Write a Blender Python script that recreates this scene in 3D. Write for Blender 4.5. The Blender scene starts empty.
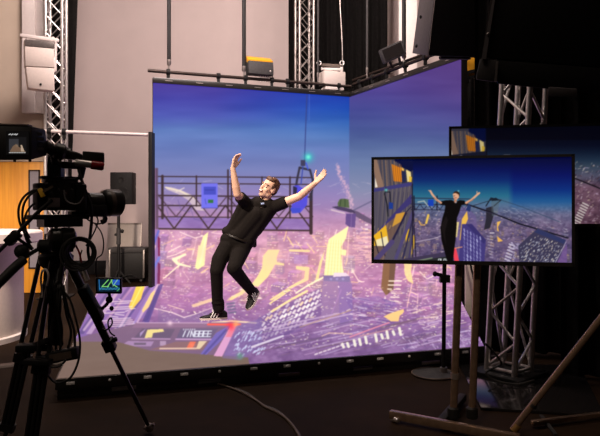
import bpy, bmesh, math, random
import numpy as np
from mathutils import Vector, Matrix
random.seed(7)
RNG = np.random.default_rng(11)
C = bpy.context.scene.collection
sc = bpy.context.scene
CAM_H, FPX, CX, CY = 1.35, 600.0, 300.0, 207.0
def U(px, py, d):                       # a point of the place: bearing as surveyed from the photo, at a distance d into the room
    return Vector(((px - CX) / FPX * d, d, CAM_H - (py - CY) / FPX * d))
def G(px, py, z=0.0):                   # the same on a level surface of height z
    return U(px, py, (CAM_H - z) * FPX / (py - CY))
def s2l(c):
    c = np.clip(np.asarray(c, dtype=np.float64), 0, 1)
    return np.where(c <= 0.04045, c / 12.92, ((c + 0.055) / 1.055) ** 2.4)
def rgb(r, g, b):
    return tuple(float(v) for v in s2l(np.array([r, g, b]) / 255.0)) + (1.0,)

# ------------------------------------------------------------------ materials
MATS = {}
def mat(name, col, rough=0.6, metal=0.0, var=0.12, scale=30.0, bump=0.0, emit=None, emit_s=0.0, spec=0.5, trans=0.0, sheen=0.0):
    m = bpy.data.materials.new(name); m.use_nodes = True
    nt = m.node_tree; bs = nt.nodes['Principled BSDF']
    tc = nt.nodes.new('ShaderNodeTexCoord'); nz = nt.nodes.new('ShaderNodeTexNoise')
    nz.inputs['Scale'].default_value = scale; nz.inputs['Detail'].default_value = 4
    nt.links.new(tc.outputs['Object'], nz.inputs['Vector'])
    rp = nt.nodes.new('ShaderNodeValToRGB')
    rp.color_ramp.elements[0].position = 0.3; rp.color_ramp.elements[1].position = 0.7
    rp.color_ramp.elements[0].color = tuple(v * (1 - var) for v in col[:3]) + (1,)
    rp.color_ramp.elements[1].color = tuple(min(1, v * (1 + var)) for v in col[:3]) + (1,)
    nt.links.new(nz.outputs['Fac'], rp.inputs['Fac']); nt.links.new(rp.outputs['Color'], bs.inputs['Base Color'])
    bs.inputs['Roughness'].default_value = rough; bs.inputs['Metallic'].default_value = metal
    bs.inputs['Specular IOR Level'].default_value = spec
    if trans: bs.inputs['Transmission Weight'].default_value = trans
    if sheen: bs.inputs['Sheen Weight'].default_value = sheen
    if emit: bs.inputs['Emission Color'].default_value = emit; bs.inputs['Emission Strength'].default_value = emit_s
    if bump:
        b = nt.nodes.new('ShaderNodeBump'); b.inputs['Strength'].default_value = bump
        n2 = nt.nodes.new('ShaderNodeTexNoise'); n2.inputs['Scale'].default_value = scale * 4; n2.inputs['Detail'].default_value = 5
        nt.links.new(tc.outputs['Object'], n2.inputs['Vector'])
        nt.links.new(n2.outputs['Fac'], b.inputs['Height']); nt.links.new(b.outputs['Normal'], bs.inputs['Normal'])
    MATS[name] = m
    return m
def wood_mat(name, c1, c2):
    m = mat(name, c1, 0.45)
    nt = m.node_tree; bs = nt.nodes['Principled BSDF']
    tc = nt.nodes.new('ShaderNodeTexCoord'); mp = nt.nodes.new('ShaderNodeMapping'); mp.inputs['Scale'].default_value = (9, 9, 0.5)
    nz = nt.nodes.new('ShaderNodeTexNoise'); nz.inputs['Scale'].default_value = 3; nz.inputs['Detail'].default_value = 7
    rp = nt.nodes.new('ShaderNodeValToRGB'); rp.color_ramp.elements[0].color = c1; rp.color_ramp.elements[1].color = c2
    rp.color_ramp.elements[0].position = .35; rp.color_ramp.elements[1].position = .65
    nt.links.new(tc.outputs['Object'], mp.inputs['Vector']); nt.links.new(mp.outputs['Vector'], nz.inputs['Vector'])
    nt.links.new(nz.outputs['Fac'], rp.inputs['Fac']); nt.links.new(rp.outputs['Color'], bs.inputs['Base Color'])
    return m
def screen_mat(name, strength=1.0):     # a lit display: its picture is the colour it gives off
    m = bpy.data.materials.new(name); m.use_nodes = True
    nt = m.node_tree; bs = nt.nodes['Principled BSDF']
    at = nt.nodes.new('ShaderNodeAttribute'); at.attribute_name = 'picture'
    bs.inputs['Base Color'].default_value = (0.006, 0.006, 0.006, 1); bs.inputs['Roughness'].default_value = 0.75
    bs.inputs['Specular IOR Level'].default_value = 0.06
    nt.links.new(at.outputs['Color'], bs.inputs['Emission Color']); bs.inputs['Emission Strength'].default_value = strength
    MATS[name] = m
    return m
M = MATS
mat('plaster', (0.50, 0.405, 0.385, 1), 0.9, var=0.03, scale=2.5, bump=0.03)
mat('plaster_warm', (0.46, 0.37, 0.29, 1), 0.9, var=0.04, scale=2.5, bump=0.03)
mat('floor', (0.0155, 0.0082, 0.0042, 1), 0.7, var=0.22, scale=5, bump=0.05, spec=0.06)
mat('ceiling', (0.03, 0.03, 0.03, 1), 0.9)
mat('skirting', (0.012, 0.011, 0.011, 1), 0.6)
mat('drape', (0.010, 0.0085, 0.008, 1), 0.95, var=0.3, scale=20, bump=0.1, spec=0.15)
mat('black', (0.010, 0.009, 0.009, 1), 0.55, var=0.2, spec=0.22)
mat('black_gloss', (0.010, 0.009, 0.009, 1), 0.12, var=0.1)
mat('black_satin', (0.016, 0.014, 0.013, 1), 0.32, var=0.2)
mat('rubber', (0.014, 0.012, 0.011, 1), 0.6, var=0.2)
mat('charcoal', (0.028, 0.025, 0.025, 1), 0.7, var=0.2)
mat('dark_grey', (0.07, 0.06, 0.062, 1), 0.6, var=0.12)
mat('alu', (0.62, 0.58, 0.56, 1), 0.33, metal=0.9, var=0.1)
mat('alu_dark', (0.33, 0.29, 0.27, 1), 0.4, metal=0.8, var=0.15)
mat('chrome_brown', (0.27, 0.18, 0.125, 1), 0.22, metal=0.7, var=0.2)
mat('steel_brown', (0.035, 0.022, 0.017, 1), 0.45, metal=0.5, var=0.2)
mat('white_paint', (0.66, 0.58, 0.55, 1), 0.5, var=0.03)
mat('off_white', (0.62, 0.53, 0.48, 1), 0.55, var=0.04)
mat('pale_board', (0.5, 0.44, 0.41, 1), 0.7, var=0.04)
mat('cream', (0.55, 0.47, 0.40, 1), 0.7, var=0.05)
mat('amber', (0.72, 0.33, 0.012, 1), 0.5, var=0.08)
mat('red_gloss', (0.25, 0.008, 0.012, 1), 0.25, var=0.2)
mat('yellow', (0.75, 0.42, 0.02, 1), 0.5)
mat('glass_grey', (0.23, 0.21, 0.24, 1), 0.15, var=0.06)
mat('skin', (0.78, 0.47, 0.34, 1), 0.5, var=0.05, scale=20, spec=0.3)
mat('hair', (0.085, 0.033, 0.014, 1), 0.6, var=0.5, scale=60, bump=0.4)
mat('polo', (0.0100, 0.0072, 0.0064, 1), 0.9, var=0.15, scale=60, bump=0.06, spec=0.15)
mat('trousers', (0.0068, 0.0046, 0.0040, 1), 0.9, var=0.2, scale=40, bump=0.06, spec=0.15)
mat('belt', (0.012, 0.008, 0.006, 1), 0.35)
mat('brass', (0.45, 0.28, 0.10, 1), 0.35, metal=0.8)
mat('white', (0.75, 0.72, 0.7, 1), 0.55, var=0.03)
mat('eye_white', (0.8, 0.78, 0.75, 1), 0.3, var=0.02)
mat('mouth', (0.20, 0.03, 0.03, 1), 0.4)
mat('lens_glass', (0.02, 0.015, 0.03, 1), 0.05)
mat('red_cable', (0.3, 0.03, 0.02, 1), 0.5)
mat('cable_brown', (0.10, 0.068, 0.05, 1), 0.5, var=0.2)
wood_mat('door_wood', (0.60, 0.24, 0.022, 1), (0.70, 0.31, 0.03, 1))
screen_mat('led_picture'); screen_mat('television_picture'); screen_mat('small_screen_picture')
mat('pale_blue', (0.45, 0.55, 0.85, 1), 0.4)
mat('led_dot', (0.85, 0.82, 0.8, 1), 0.25)

# ------------------------------------------------------------------ objects
WL = {}
def _loc(o):
    return WL.get(o.name, Vector((0, 0, 0)))
def tag(o, label=None, cat=None, group=None, kind=None):
    if label: o['label'] = label
    if cat: o['category'] = cat
    if group: o['group'] = group
    if kind: o['kind'] = kind
    return o
def thing(name, loc, label, cat, group=None):
    o = bpy.data.objects.new(name, None); C.objects.link(o)
    o.empty_display_size = 0.1
    o.location = loc; WL[o.name] = Vector(loc)
    return tag(o, label, cat, group)
def link_mesh(name, me, parent=None, origin=None):
    if parent is not None:
        off = _loc(parent)
    elif origin is not None:
        off = Vector(origin)
    else:
        n = len(me.vertices); co = np.empty(n * 3); me.vertices.foreach_get('co', co); co = co.reshape(-1, 3)
        a, b = co.min(0), co.max(0)
        off = Vector(((a[0] + b[0]) / 2, (a[1] + b[1]) / 2, a[2]))
    me.transform(Matrix.Translation(-off))
    o = bpy.data.objects.new(name, me); C.objects.link(o)
    if parent is not None: o.parent = parent
    else: o.location = off
    WL[o.name] = off
    return o
def frame(d):
    d = Vector(d).normalized()
    a = Vector((0, 0, 1)) if abs(d.z) < 0.9 else Vector((1, 0, 0))
    x = d.cross(a).normalized(); y = d.cross(x).normalized()
    return x, y, d
def spline(pts, n=6):
    P = [Vector(p) for p in pts]
    if len(P) < 3: return P
    out = []
    for i in range(len(P) - 1):
        p0 = P[max(i - 1, 0)]; p1 = P[i]; p2 = P[i + 1]; p3 = P[min(i + 2, len(P) - 1)]
        for k in range(n):
            t = k / n
            out.append(0.5 * ((2 * p1) + (p2 - p0) * t + (2 * p0 - 5 * p1 + 4 * p2 - p3) * t * t + (3 * p1 - p0 - 3 * p2 + p3) * t ** 3))
    out.append(P[-1]); return out
class MB:
    def __init__(s): s.bm = bmesh.new()
    def hexa(s, p):                     # p: 4 bottom corners, 4 top corners
        v = [s.bm.verts.new(Vector(q)) for q in p]
        for f in ((3, 2, 1, 0), (4, 5, 6, 7), (0, 1, 5, 4), (1, 2, 6, 5), (2, 3, 7, 6), (3, 0, 4, 7)):
            s.bm.faces.new([v[i] for i in f])
        return s
    def obox(s, c, ax, ay, az, size):   # oriented box
        c = Vector(c); ax, ay, az = (Vector(a).normalized() * (k / 2) for a, k in zip((ax, ay, az), size))
        return s.hexa([c - ax - ay - az, c + ax - ay - az, c + ax + ay - az, c - ax + ay - az,
                       c - ax - ay + az, c + ax - ay + az, c + ax + ay + az, c - ax + ay + az])
    def box(s, c, size, rz=0.0):
        return s.obox(c, (math.cos(rz), math.sin(rz), 0), (-math.sin(rz), math.cos(rz), 0), (0, 0, 1), size)
    def bar(s, p, q, w, h=None, up=(0, 0, 1)):
        p, q = Vector(p), Vector(q); d = (q - p); L = d.length; d.normalize()
        u = Vector(up)
        if abs(d.dot(u)) > 0.95: u = Vector((0, 1, 0))
        x = d.cross(u).normalized(); y = x.cross(d).normalized()
        return s.obox((p + q) / 2, d, x, y, (L, w, h or w))
    def cone(s, p, q, r1, r2=None, n=14):
        r2 = r1 if r2 is None else r2
        p, q = Vector(p), Vector(q); x, y, d = frame(q - p)
        a = [s.bm.verts.new(p + (x * math.cos(t) + y * math.sin(t)) * r1) for t in (2 * math.pi * k / n for k in range(n))]
        b = [s.bm.verts.new(q + (x * math.cos(t) + y * math.sin(t)) * r2) for t in (2 * math.pi * k / n for k in range(n))]
        for k in range(n): s.bm.faces.new((a[k], a[(k + 1) % n], b[(k + 1) % n], b[k]))
        s.bm.faces.new(a[::-1]); s.bm.faces.new(b)
        return s
    def tube(s, pts, r, n=8, smooth=True, closed=False):
        P = spline(pts) if smooth else [Vector(p) for p in pts]
        rings = []; x = None
        for i, p in enumerate(P):
            d = (P[min(i + 1, len(P) - 1)] - P[max(i - 1, 0)])
            if d.length < 1e-9: continue
            d.normalize()
            if x is None: x = frame(d)[0]
            x = (x - d * x.dot(d))
            x = x.normalized() if x.length > 1e-6 else frame(d)[0]
            y = d.cross(x)
            rings.append([s.bm.verts.new(p + (x * math.cos(2 * math.pi * k / n) + y * math.sin(2 * math.pi * k / n)) * r) for k in range(n)])
        for a, b in zip(rings, rings[1:]):
            for k in range(n): s.bm.faces.new((a[k], a[(k + 1) % n], b[(k + 1) % n], b[k]))
        s.bm.faces.new(rings[0][::-1]); s.bm.faces.new(rings[-1])
        return s
    def ring(s, c, axis, R, r, n=28, m=8, a0=0.0, a1=2 * math.pi):
        c = Vector(c); x, y, d = frame(axis)
        full = abs(a1 - a0 - 2 * math.pi) < 1e-6
        if not full:
            return s.tube([c + (x * math.cos(a0 + (a1 - a0) * k / n) + y * math.sin(a0 + (a1 - a0) * k / n)) * R for k in range(n + 1)], r, m, False)
        rr = []
        for k in range(n):
            t = 2 * math.pi * k / n; e = x * math.cos(t) + y * math.sin(t)
            rr.append([s.bm.verts.new(c + e * (R + r * math.cos(2 * math.pi * j / m)) + d * r * math.sin(2 * math.pi * j / m)) for j in range(m)])
        for k in range(n):
            for j in range(m):
                s.bm.faces.new((rr[k][j], rr[(k + 1) % n][j], rr[(k + 1) % n][(j + 1) % m], rr[k][(j + 1) % m]))
        return s
    def lathe(s, c, axis, prof, n=28):  # prof: (radius, along-axis) pairs
        c = Vector(c); x, y, d = frame(axis); rings = []
        for r, h in prof:
            rings.append([s.bm.verts.new(c + d * h + (x * math.cos(2 * math.pi * k / n) + y * math.sin(2 * math.pi * k / n)) * max(r, 1e-4)) for k in range(n)])
        for a, b in zip(rings, rings[1:]):
            for k in range(n): s.bm.faces.new((a[k], a[(k + 1) % n], b[(k + 1) % n], b[k]))
        s.bm.faces.new(rings[0][::-1]); s.bm.faces.new(rings[-1])
        return s
    def ell(s, c, r, rot=None, seg=20):
        mt = Matrix.Translation(Vector(c)) @ (rot.to_4x4() if rot else Matrix.Identity(4)) @ Matrix.Diagonal((r[0], r[1], r[2], 1))
        bmesh.ops.create_uvsphere(s.bm, u_segments=seg, v_segments=seg // 2 + 2, radius=1.0, matrix=mt)
        return s
    def cap(s, p, q, r1, r2):
        p, q = Vector(p), Vector(q)
        s.ell(p, (r1,) * 3, seg=16); s.ell(q, (r2,) * 3, seg=16)
        return s.cone(p, q, r1, r2, 16)
    def prism(s, pts, z0, z1):
        a = [s.bm.verts.new((p[0], p[1], z0)) for p in pts]; b = [s.bm.verts.new((p[0], p[1], z1)) for p in pts]
        n = len(pts)
        for k in range(n): s.bm.faces.new((a[k], a[(k + 1) % n], b[(k + 1) % n], b[k]))
        s.bm.faces.new(a[::-1]); s.bm.faces.new(b)
        return s
    def mesh(s, name, m, smooth=True, bevel=0.0):
        bmesh.ops.recalc_face_normals(s.bm, faces=s.bm.faces)
        if bevel:
            es = [e for e in s.bm.edges if len(e.link_faces) == 2 and e.calc_face_angle(0) > 0.8]
            bmesh.ops.bevel(s.bm, geom=es, offset=bevel, segments=2, profile=0.5, affect='EDGES', clamp_overlap=True)
        me = bpy.data.meshes.new(name); s.bm.to_mesh(me); s.bm.free()
        me.materials.append(M[m])
        if smooth:
            me.polygons.foreach_set('use_smooth', [True] * len(me.polygons))
            me.set_sharp_from_angle(angle=math.radians(38))
        return me
    def build(s, name, m, parent=None, bevel=0.0, smooth=True):
        return link_mesh(name, s.mesh(name, m, smooth, bevel), parent)
    def fused(s, name, m, parent=None, voxel=0.006, smooth=4):   # one continuous skin over everything collected
        bmesh.ops.recalc_face_normals(s.bm, faces=s.bm.faces)
        me = bpy.data.meshes.new(name); s.bm.to_mesh(me); s.bm.free()
        t = bpy.data.objects.new('fusing', me); C.objects.link(t)
        r = t.modifiers.new('r', 'REMESH'); r.mode = 'VOXEL'; r.voxel_size = voxel
        k = t.modifiers.new('s', 'SMOOTH'); k.factor = 0.5; k.iterations = smooth
        dg = bpy.context.evaluated_depsgraph_get(); dg.update()
        out = bpy.data.meshes.new_from_object(t.evaluated_get(dg)); out.name = name
        bpy.data.objects.remove(t); bpy.data.meshes.remove(me)
        out.materials.clear(); out.materials.append(M[m])
        out.polygons.foreach_set('use_smooth', [True] * len(out.polygons))
        return link_mesh(name, out, parent)
def struct(o):
    o['kind'] = 'structure'; return o

def picture_grid(name, patches, canvas, m, parent):
    """flat display surface: patches of four corners (origin, along u, far, along v), each n x k points coloured from the content canvas"""
    V, F, COL, base = [], [], [], 0
    for (a, b, c, d), nu, nv in patches:
        a, b, c, d = (np.array(q, dtype=float) for q in (a, b, c, d))
        uu, vv = np.meshgrid(np.linspace(0, 1, nu), np.linspace(0, 1, nv))
        uu = uu[..., None]; vv = vv[..., None]
        P = (a * (1 - uu) + b * uu) * (1 - vv) + (d * (1 - uu) + c * uu) * vv
        P = P.reshape(-1, 3)
        px = CX + P[:, 0] / P[:, 1] * FPX; py = CY - (P[:, 2] - CAM_H) / P[:, 1] * FPX
        COL.append(s2l(canvas.sample(px, py)))
        i = np.arange(nu * nv).reshape(nv, nu) + base
        F.append(np.stack([i[:-1, :-1], i[:-1, 1:], i[1:, 1:], i[1:, :-1]], -1).reshape(-1, 4))
        V.append(P); base += nu * nv
    V = np.concatenate(V); F = np.concatenate(F); COL = np.concatenate(COL)
    me = bpy.data.meshes.new(name)
    me.vertices.add(len(V)); me.vertices.foreach_set('co', V.ravel())
    me.loops.add(F.size); me.loops.foreach_set('vertex_index', F.ravel().astype(np.int32))
    me.polygons.add(len(F)); me.polygons.foreach_set('loop_start', np.arange(0, F.size, 4, dtype=np.int32))
    me.update(calc_edges=True)
    at = me.color_attributes.new('picture', 'FLOAT_COLOR', 'POINT')
    at.data.foreach_set('color', np.concatenate([COL, np.ones((len(COL), 1))], 1).astype(np.float32).ravel())
    me.materials.append(M[m])
    return link_mesh(name, me, parent)

# ------------------------------------------------------------------ content painting for the displays
def vnoise(x, y, seed):
    xi = np.floor(x).astype(np.int64); yi = np.floor(y).astype(np.int64); fx = x - xi; fy = y - yi
    fx = fx * fx * (3 - 2 * fx); fy = fy * fy * (3 - 2 * fy)
    def h(a, b):
        n = (a * 374761393 + b * 668265263 + seed * 1442695041) & 0xffffffff
        n = ((n ^ (n >> 13)) * 1274126177) & 0xffffffff
        return ((n ^ (n >> 16)) & 0xffff) / 65535.0
    return (h(xi, yi) * (1 - fx) + h(xi + 1, yi) * fx) * (1 - fy) + (h(xi, yi + 1) * (1 - fx) + h(xi + 1, yi + 1) * fx) * fy
class Canvas:
    def __init__(s, x0, y0, x1, y1, S):
        s.x0, s.y0, s.S = x0, y0, S
        s.W, s.H = int((x1 - x0) * S), int((y1 - y0) * S)
        s.a = np.zeros((s.H, s.W, 3))
        s.X, s.Y = np.meshgrid(x0 + (np.arange(s.W) + .5) / S, y0 + (np.arange(s.H) + .5) / S)
    def vgrad(s, stops, mask=None):
        ys = [k for k, _ in stops]; col = np.stack([np.interp(s.Y, ys, [c[i] for _, c in stops]) for i in range(3)], -1) / 255
        if mask is None: s.a = col
        else: s.a = s.a * (1 - mask[..., None]) + col * mask[..., None]
    def _win(s, x0, y0, x1, y1):
        i0 = max(int((x0 - s.x0) * s.S) - 2, 0); i1 = min(int((x1 - s.x0) * s.S) + 3, s.W)
        j0 = max(int((y0 - s.y0) * s.S) - 2, 0); j1 = min(int((y1 - s.y0) * s.S) + 3, s.H)
        return slice(j0, max(j1, j0)), slice(i0, max(i1, i0))
    def _mix(s, w, k, col):
        c = np.array(col) / 255
        s.a[w] = s.a[w] * (1 - k[..., None]) + c * k[..., None]
    def poly(s, pts, col, al=1.0):
        xs = [p[0] for p in pts]; ys = [p[1] for p in pts]
        w = s._win(min(xs), min(ys), max(xs), max(ys)); X, Y = s.X[w], s.Y[w]
        ins = np.zeros(X.shape, bool); n = len(pts)
        for i in range(n):
            (xa, ya), (xb, yb) = pts[i], pts[(i + 1) % n]
            if ya == yb: continue
            ins ^= ((ya > Y) != (yb > Y)) & (X < (xb - xa) * (Y - ya) / (yb - ya) + xa)
        s._mix(w, ins * al, col)
    def line(s, pts, wd, col, al=1.0):
        for (xa, ya), (xb, yb) in zip(pts, pts[1:]):
            w = s._win(min(xa, xb) - wd, min(ya, yb) - wd, max(xa, xb) + wd, max(ya, yb) + wd); X, Y = s.X[w], s.Y[w]
            dx, dy = xb - xa, yb - ya; L = max(dx * dx + dy * dy, 1e-9)
            t = np.clip(((X - xa) * dx + (Y - ya) * dy) / L, 0, 1)
            D = np.hypot(X - xa - t * dx, Y - ya - t * dy)
            s._mix(w, np.clip((wd / 2 - D) * s.S + .5, 0, 1) * al, col)
    def rect(s, x0, y0, x1, y1, col, al=1.0): s.poly([(x0, y0), (x1, y0), (x1, y1), (x0, y1)], col, al)
    def blob(s, x, y, r, col, al=1.0):
        w = s._win(x - 2 * r, y - 2 * r, x + 2 * r, y + 2 * r)
        s._mix(w, al * np.exp(-((s.X[w] - x) ** 2 + (s.Y[w] - y) ** 2) / (r * r) * 1.5), col)
    def dashes(s, n, region, ang, lmin, lmax, wd, cols, al=(.4, .9), jit=0.25):
        xs = [p[0] for p in region]; ys = [p[1] for p in region]; k = 0
        while k < n:
            x, y = RNG.uniform(min(xs), max(xs)), RNG.uniform(min(ys), max(ys)); ins = False
            for i in range(len(region)):
                (xa, ya), (xb, yb) = region[i], region[(i + 1) % len(region)]
                if (ya > y) != (yb > y) and x < (xb - xa) * (y - ya) / (yb - ya) + xa: ins = not ins
            k += 1
            if not ins: continue
            a = ang[int(RNG.integers(len(ang)))] + RNG.normal(0, jit); L = RNG.uniform(lmin, lmax)
            c = cols[int(RNG.integers(len(cols)))]
            s.line([(x, y), (x + L * math.cos(a), y + L * math.sin(a))], wd * RNG.uniform(.6, 1.3), c, RNG.uniform(*al))
    def mottle(s, amp, sx, sy, seed, mask=1.0, tint=(1, 1, 1)):
        n = vnoise(s.X / sx, s.Y / sy, seed) * .65 + vnoise(s.X / sx * 2.3, s.Y / sy * 2.3, seed + 5) * .35 - .5
        s.a = np.clip(s.a + (n * amp * mask)[..., None] * np.array(tint), 0, 1)
    def blur(s, r):
        h = int(math.ceil(3 * r)); k = np.exp(-np.arange(-h, h + 1) ** 2 / (2.0 * r * r)); k /= k.sum(); n = h
        for ax in (0, 1):
            out = np.zeros_like(s.a)
            for i, w in enumerate(k): out += w * np.roll(s.a, i - n, axis=ax)
            s.a = out
    def sample(s, px, py):
        x = np.clip((px - s.x0) * s.S - .5, 0, s.W - 1.001); y = np.clip((py - s.y0) * s.S - .5, 0, s.H - 1.001)
        i = x.astype(int); j = y.astype(int); fx = (x - i)[:, None]; fy = (y - j)[:, None]
        a = s.a
        return (a[j, i] * (1 - fx) + a[j, i + 1] * fx) * (1 - fy) + (a[j + 1, i] * (1 - fx) + a[j + 1, i + 1] * fx) * fy

# ------------------------------------------------------------------ the stage picture: a night city seen from a high ledge
cv = Canvas(40, 40, 500, 400, 3)
cv.vgrad([(80, (72, 52, 150)), (100, (60, 60, 162)), (116, (74, 86, 178)), (130, (92, 122, 188)), (148, (104, 124, 188)), (170, (122, 130, 186)),
          (195, (150, 132, 186)), (215, (172, 134, 182)), (235, (188, 140, 182)), (260, (190, 140, 180)), (296, (172, 118, 170)), (318, (148, 104, 160)), (335, (140, 102, 156)), (400, (136, 102, 152))])
k = np.clip((cv.X - 215) / 110, 0, 1) * np.clip((cv.X < 349.5) * 1.0, 0, 1) * np.clip((165 - cv.Y) / 40, 0, 1)
g = Canvas(40, 40, 500, 400, 3); g.vgrad([(80, (34, 38, 160)), (94, (16, 56, 172)), (108, (22, 74, 178)), (124, (56, 104, 184)), (140, (86, 126, 188)), (165, (118, 130, 188)), (400, (120, 130, 188))])
cv.a = cv.a * (1 - k[..., None]) + g.a * k[..., None]
rw = (cv.X >= 349.3) * np.clip((cv.Y - 20) / 10, 0, 1)
g.vgrad([(60, (88, 60, 138)), (90, (80, 66, 146)), (110, (70, 74, 148)), (128, (72, 86, 150)), (145, (84, 104, 156)), (165, (108, 126, 168)),
         (190, (136, 140, 174)), (215, (164, 134, 174)), (240, (180, 134, 174)), (285, (172, 120, 172)), (318, (148, 104, 162)), (335, (140, 102, 156)), (400, (136, 102, 152))])
cv.a = cv.a * (1 - rw[..., None]) + g.a * rw[..., None]
k = rw * np.clip((cv.X - 380) / 80, 0, 1) * np.clip((150 - cv.Y) / 60, 0, 1) * 0.6
cv.a = cv.a * (1 - k[..., None]) + (np.array([84, 56, 122]) / 255) * k[..., None]
cv.mottle(0.10, 60, 9, 3, np.clip((190 - cv.Y) / 40, 0, 1) * 0.7)
cv.mottle(0.16, 22, 8, 9, np.clip((cv.Y - 190) / 40, 0, 1), (1, .85, .8))
cv.mottle(0.13, 5, 3, 21, np.clip((cv.Y - 205) / 30, 0, 1))
PALE = [(240, 220, 235), (255, 236, 214), (226, 200, 230), (250, 225, 190), (214, 190, 226)]
HOT = [(255, 244, 236), (255, 240, 210), (248, 226, 246)]
DARK = [(140, 106, 164), (148, 112, 154), (124, 100, 168)]
floorr0 = [(160, 287), (352, 284), (460, 300), (478, 340), (250, 352), (232, 322), (160, 322)]
wallr = [(153, 232), (350, 232), (372, 212), (462, 212), (462, 300), (350, 292), (153, 290)]
cv.dashes(300, wallr, [0.05, -0.35, -1.3], 1, 7, .9, DARK, (.15, .5))
cv.dashes(560, wallr, [0.03, -0.4, 0.25], .5, 5, .55, PALE, (.25, .8))
cv.dashes(90, wallr, [-1.45, 0.03], 1, 12, .7, PALE, (.2, .5), .06)
cv.dashes(420, wallr, [0], .2, 1.2, .8, HOT, (.5, 1))
cv.dashes(110, [(153, 180), (350, 178), (350, 232), (153, 232)], [0.25, 0.05, -.3], 2, 9, .6, [(190, 180, 212), (216, 196, 212)], (.2, .55))
cv.dashes(70, [(350, 178), (462, 178), (462, 215), (350, 215)], [0.1, -.1], 2, 9, .6, [(190, 180, 200), (216, 196, 212)], (.2, .5))
def tower(x, y, w, h, lean, base, lit, warm=False):
    """a block seen from high above: roof at the top, one lit face running down and away"""
    b = [np.clip(c + RNG.normal(0, 7), 0, 255) for c in base]
    up_ = [np.clip(c * 1.12 + 8, 0, 255) for c in b]; dn = [c * .88 for c in b]
    cv.poly([(x, y), (x + w, y + w * .12), (x + w + lean * h, y + w * .12 + h), (x + lean * h * .9, y + h)], dn, .6)
    cv.poly([(x, y), (x + w * .45, y - w * .22), (x + w * 1.3, y - w * .1), (x + w, y + w * .12)], up_, .55)
    cv.poly([(x + w, y + w * .12), (x + w * 1.3, y - w * .1), (x + w * 1.3 + lean * h, y + h * .9), (x + w + lean * h, y + h + w * .12)], [c * .80 for c in b], .5)
    nr, nc = max(2, int(h / 2.1)), max(2, int(w / 2))
    for r in range(nr):
        if RNG.random() < .25: continue
        for c in range(nc):
            if RNG.random() > lit: continue
            t, q = (r + .6) / nr, (c + .5) / nc; xx = x + w * q + lean * h * t; yy = y + w * .12 * q + h * t
            cv.line([(xx - .45, yy), (xx + .45, yy + .1)], .8, (255, 232, 190) if warm or RNG.random() < .25 else (248, 226, 240), RNG.uniform(.45, 1))
for i in range(95):
    x = RNG.uniform(158, 455); y = 196 + (i / 95) ** .8 * 92
    if x < 350 and y < 228: continue
    if x > 350 and y < 212: continue
    sc_ = .35 + .65 * np.clip((y - 195) / 70, 0, 1)
    tower(x, y, RNG.uniform(5, 13) * sc_, RNG.uniform(6, 20) * sc_, (x - 290) * .0011 + RNG.normal(0, .05), (178, 128, 172) if i % 3 else (164, 124, 186), .5, i % 4 == 0)
for i in range(70):
    x, y = RNG.uniform(158, 450), RNG.uniform(228, 296); L = RNG.uniform(4, 16); a = [.06, -.55, .95, -1.35][int(RNG.integers(4))] + RNG.normal(0, .06)
    cv.line([(x, y), (x + L * math.cos(a), y + L * math.sin(a))], RNG.uniform(.5, 1.3), (255, 214, 160) if i % 2 else (250, 222, 232), RNG.uniform(.35, .85))
# far harbour lights, left
cv.poly([(164, 186.5), (172, 187.5), (181, 190), (192, 195), (200, 203), (205, 211), (196, 210), (188, 200), (178, 194), (168, 190)], (228, 206, 206), .75)
cv.line([(166, 187.5), (180, 191), (196, 199)], 1.6, (250, 232, 206), .9)
cv.line([(176, 192), (184, 188)], 1.2, (236, 220, 214), .8)
# distant smoke of lights beside the corner
for i in range(150):
    t = i / 150; x = np.interp(t, [0, .25, .5, .8, 1], [338, 340, 346, 350, 352]) + RNG.normal(0, .8 + t); y = 165 + 43 * t + RNG.normal(0, .8)
    cv.blob(x, y, .9, (228, 182, 204), .55)
for i in range(44):
    x, y = RNG.uniform(165, 455), RNG.uniform(286, 318)
    if 226 < x < 330 and y > 300: continue
    tower(x, y, RNG.uniform(7, 16), RNG.uniform(5, 14), -.9 + RNG.normal(0, .2), (170, 118, 172), .4, i % 4 == 0)
cv.dashes(420, floorr0, [.1, -.4], .3, 2, .8, HOT, (.45, 1), .2)
cv.dashes(260, wallr, [.03], 2, 7, .5, [(255, 214, 196), (250, 200, 190), (246, 226, 240)], (.3, .8), .04)
# roads and lit towers on the back wall
Y1, Y2, Y3 = (255, 238, 178), (253, 222, 158), (255, 244, 210)
cv.poly([(208.3, 232), (206.5, 244), (205.2, 256), (204.6, 265), (198, 269.6), (195, 268), (197.2, 255), (198.6, 244.6), (200, 246), (203.2, 236)], Y1, .95)
cv.line([(206, 238), (200, 264)], 1.5, (255, 244, 210), .8)
cv.poly([(185.5, 253.2), (186.5, 255), (177, 260), (178.5, 262.5), (191, 266.4), (191, 267.5), (177, 265), (172, 260), (172, 258.6)], (255, 236, 206), .95)
cv.line([(168.5, 252), (180.5, 246)], 1, (244, 222, 224), .9); cv.line([(167, 257), (176, 254.5), (185, 250)], 1, (244, 222, 224), .85)
cv.line([(180, 232), (187, 235), (195, 238), (203, 236)], .9, (240, 220, 230), .85)
for i in range(9): cv.line([(163 + i * 1.7, 279 - i * 1.5), (168 + i * 1.9, 275 - i * 1.6)], .9, (255, 232, 214), .8)
cv.poly([(268, 249.8), (279.6, 249.6), (276.6, 258), (277, 262), (284, 263.5), (284, 265.6), (275, 264.6), (268, 277), (258, 287), (251, 285), (257, 277), (262, 268), (263, 256)], Y2, .92)
cv.poly([(258, 283), (251, 287), (243, 294), (232, 300), (226, 301), (232, 296), (240, 292), (246, 286)], Y2, .9)
cv.poly([(296, 266), (309.5, 267), (308.4, 280), (292, 288), (272, 300.4), (269, 300), (289, 286.8), (304, 278.6), (305, 271), (296, 269)], Y2, .92)
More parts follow.
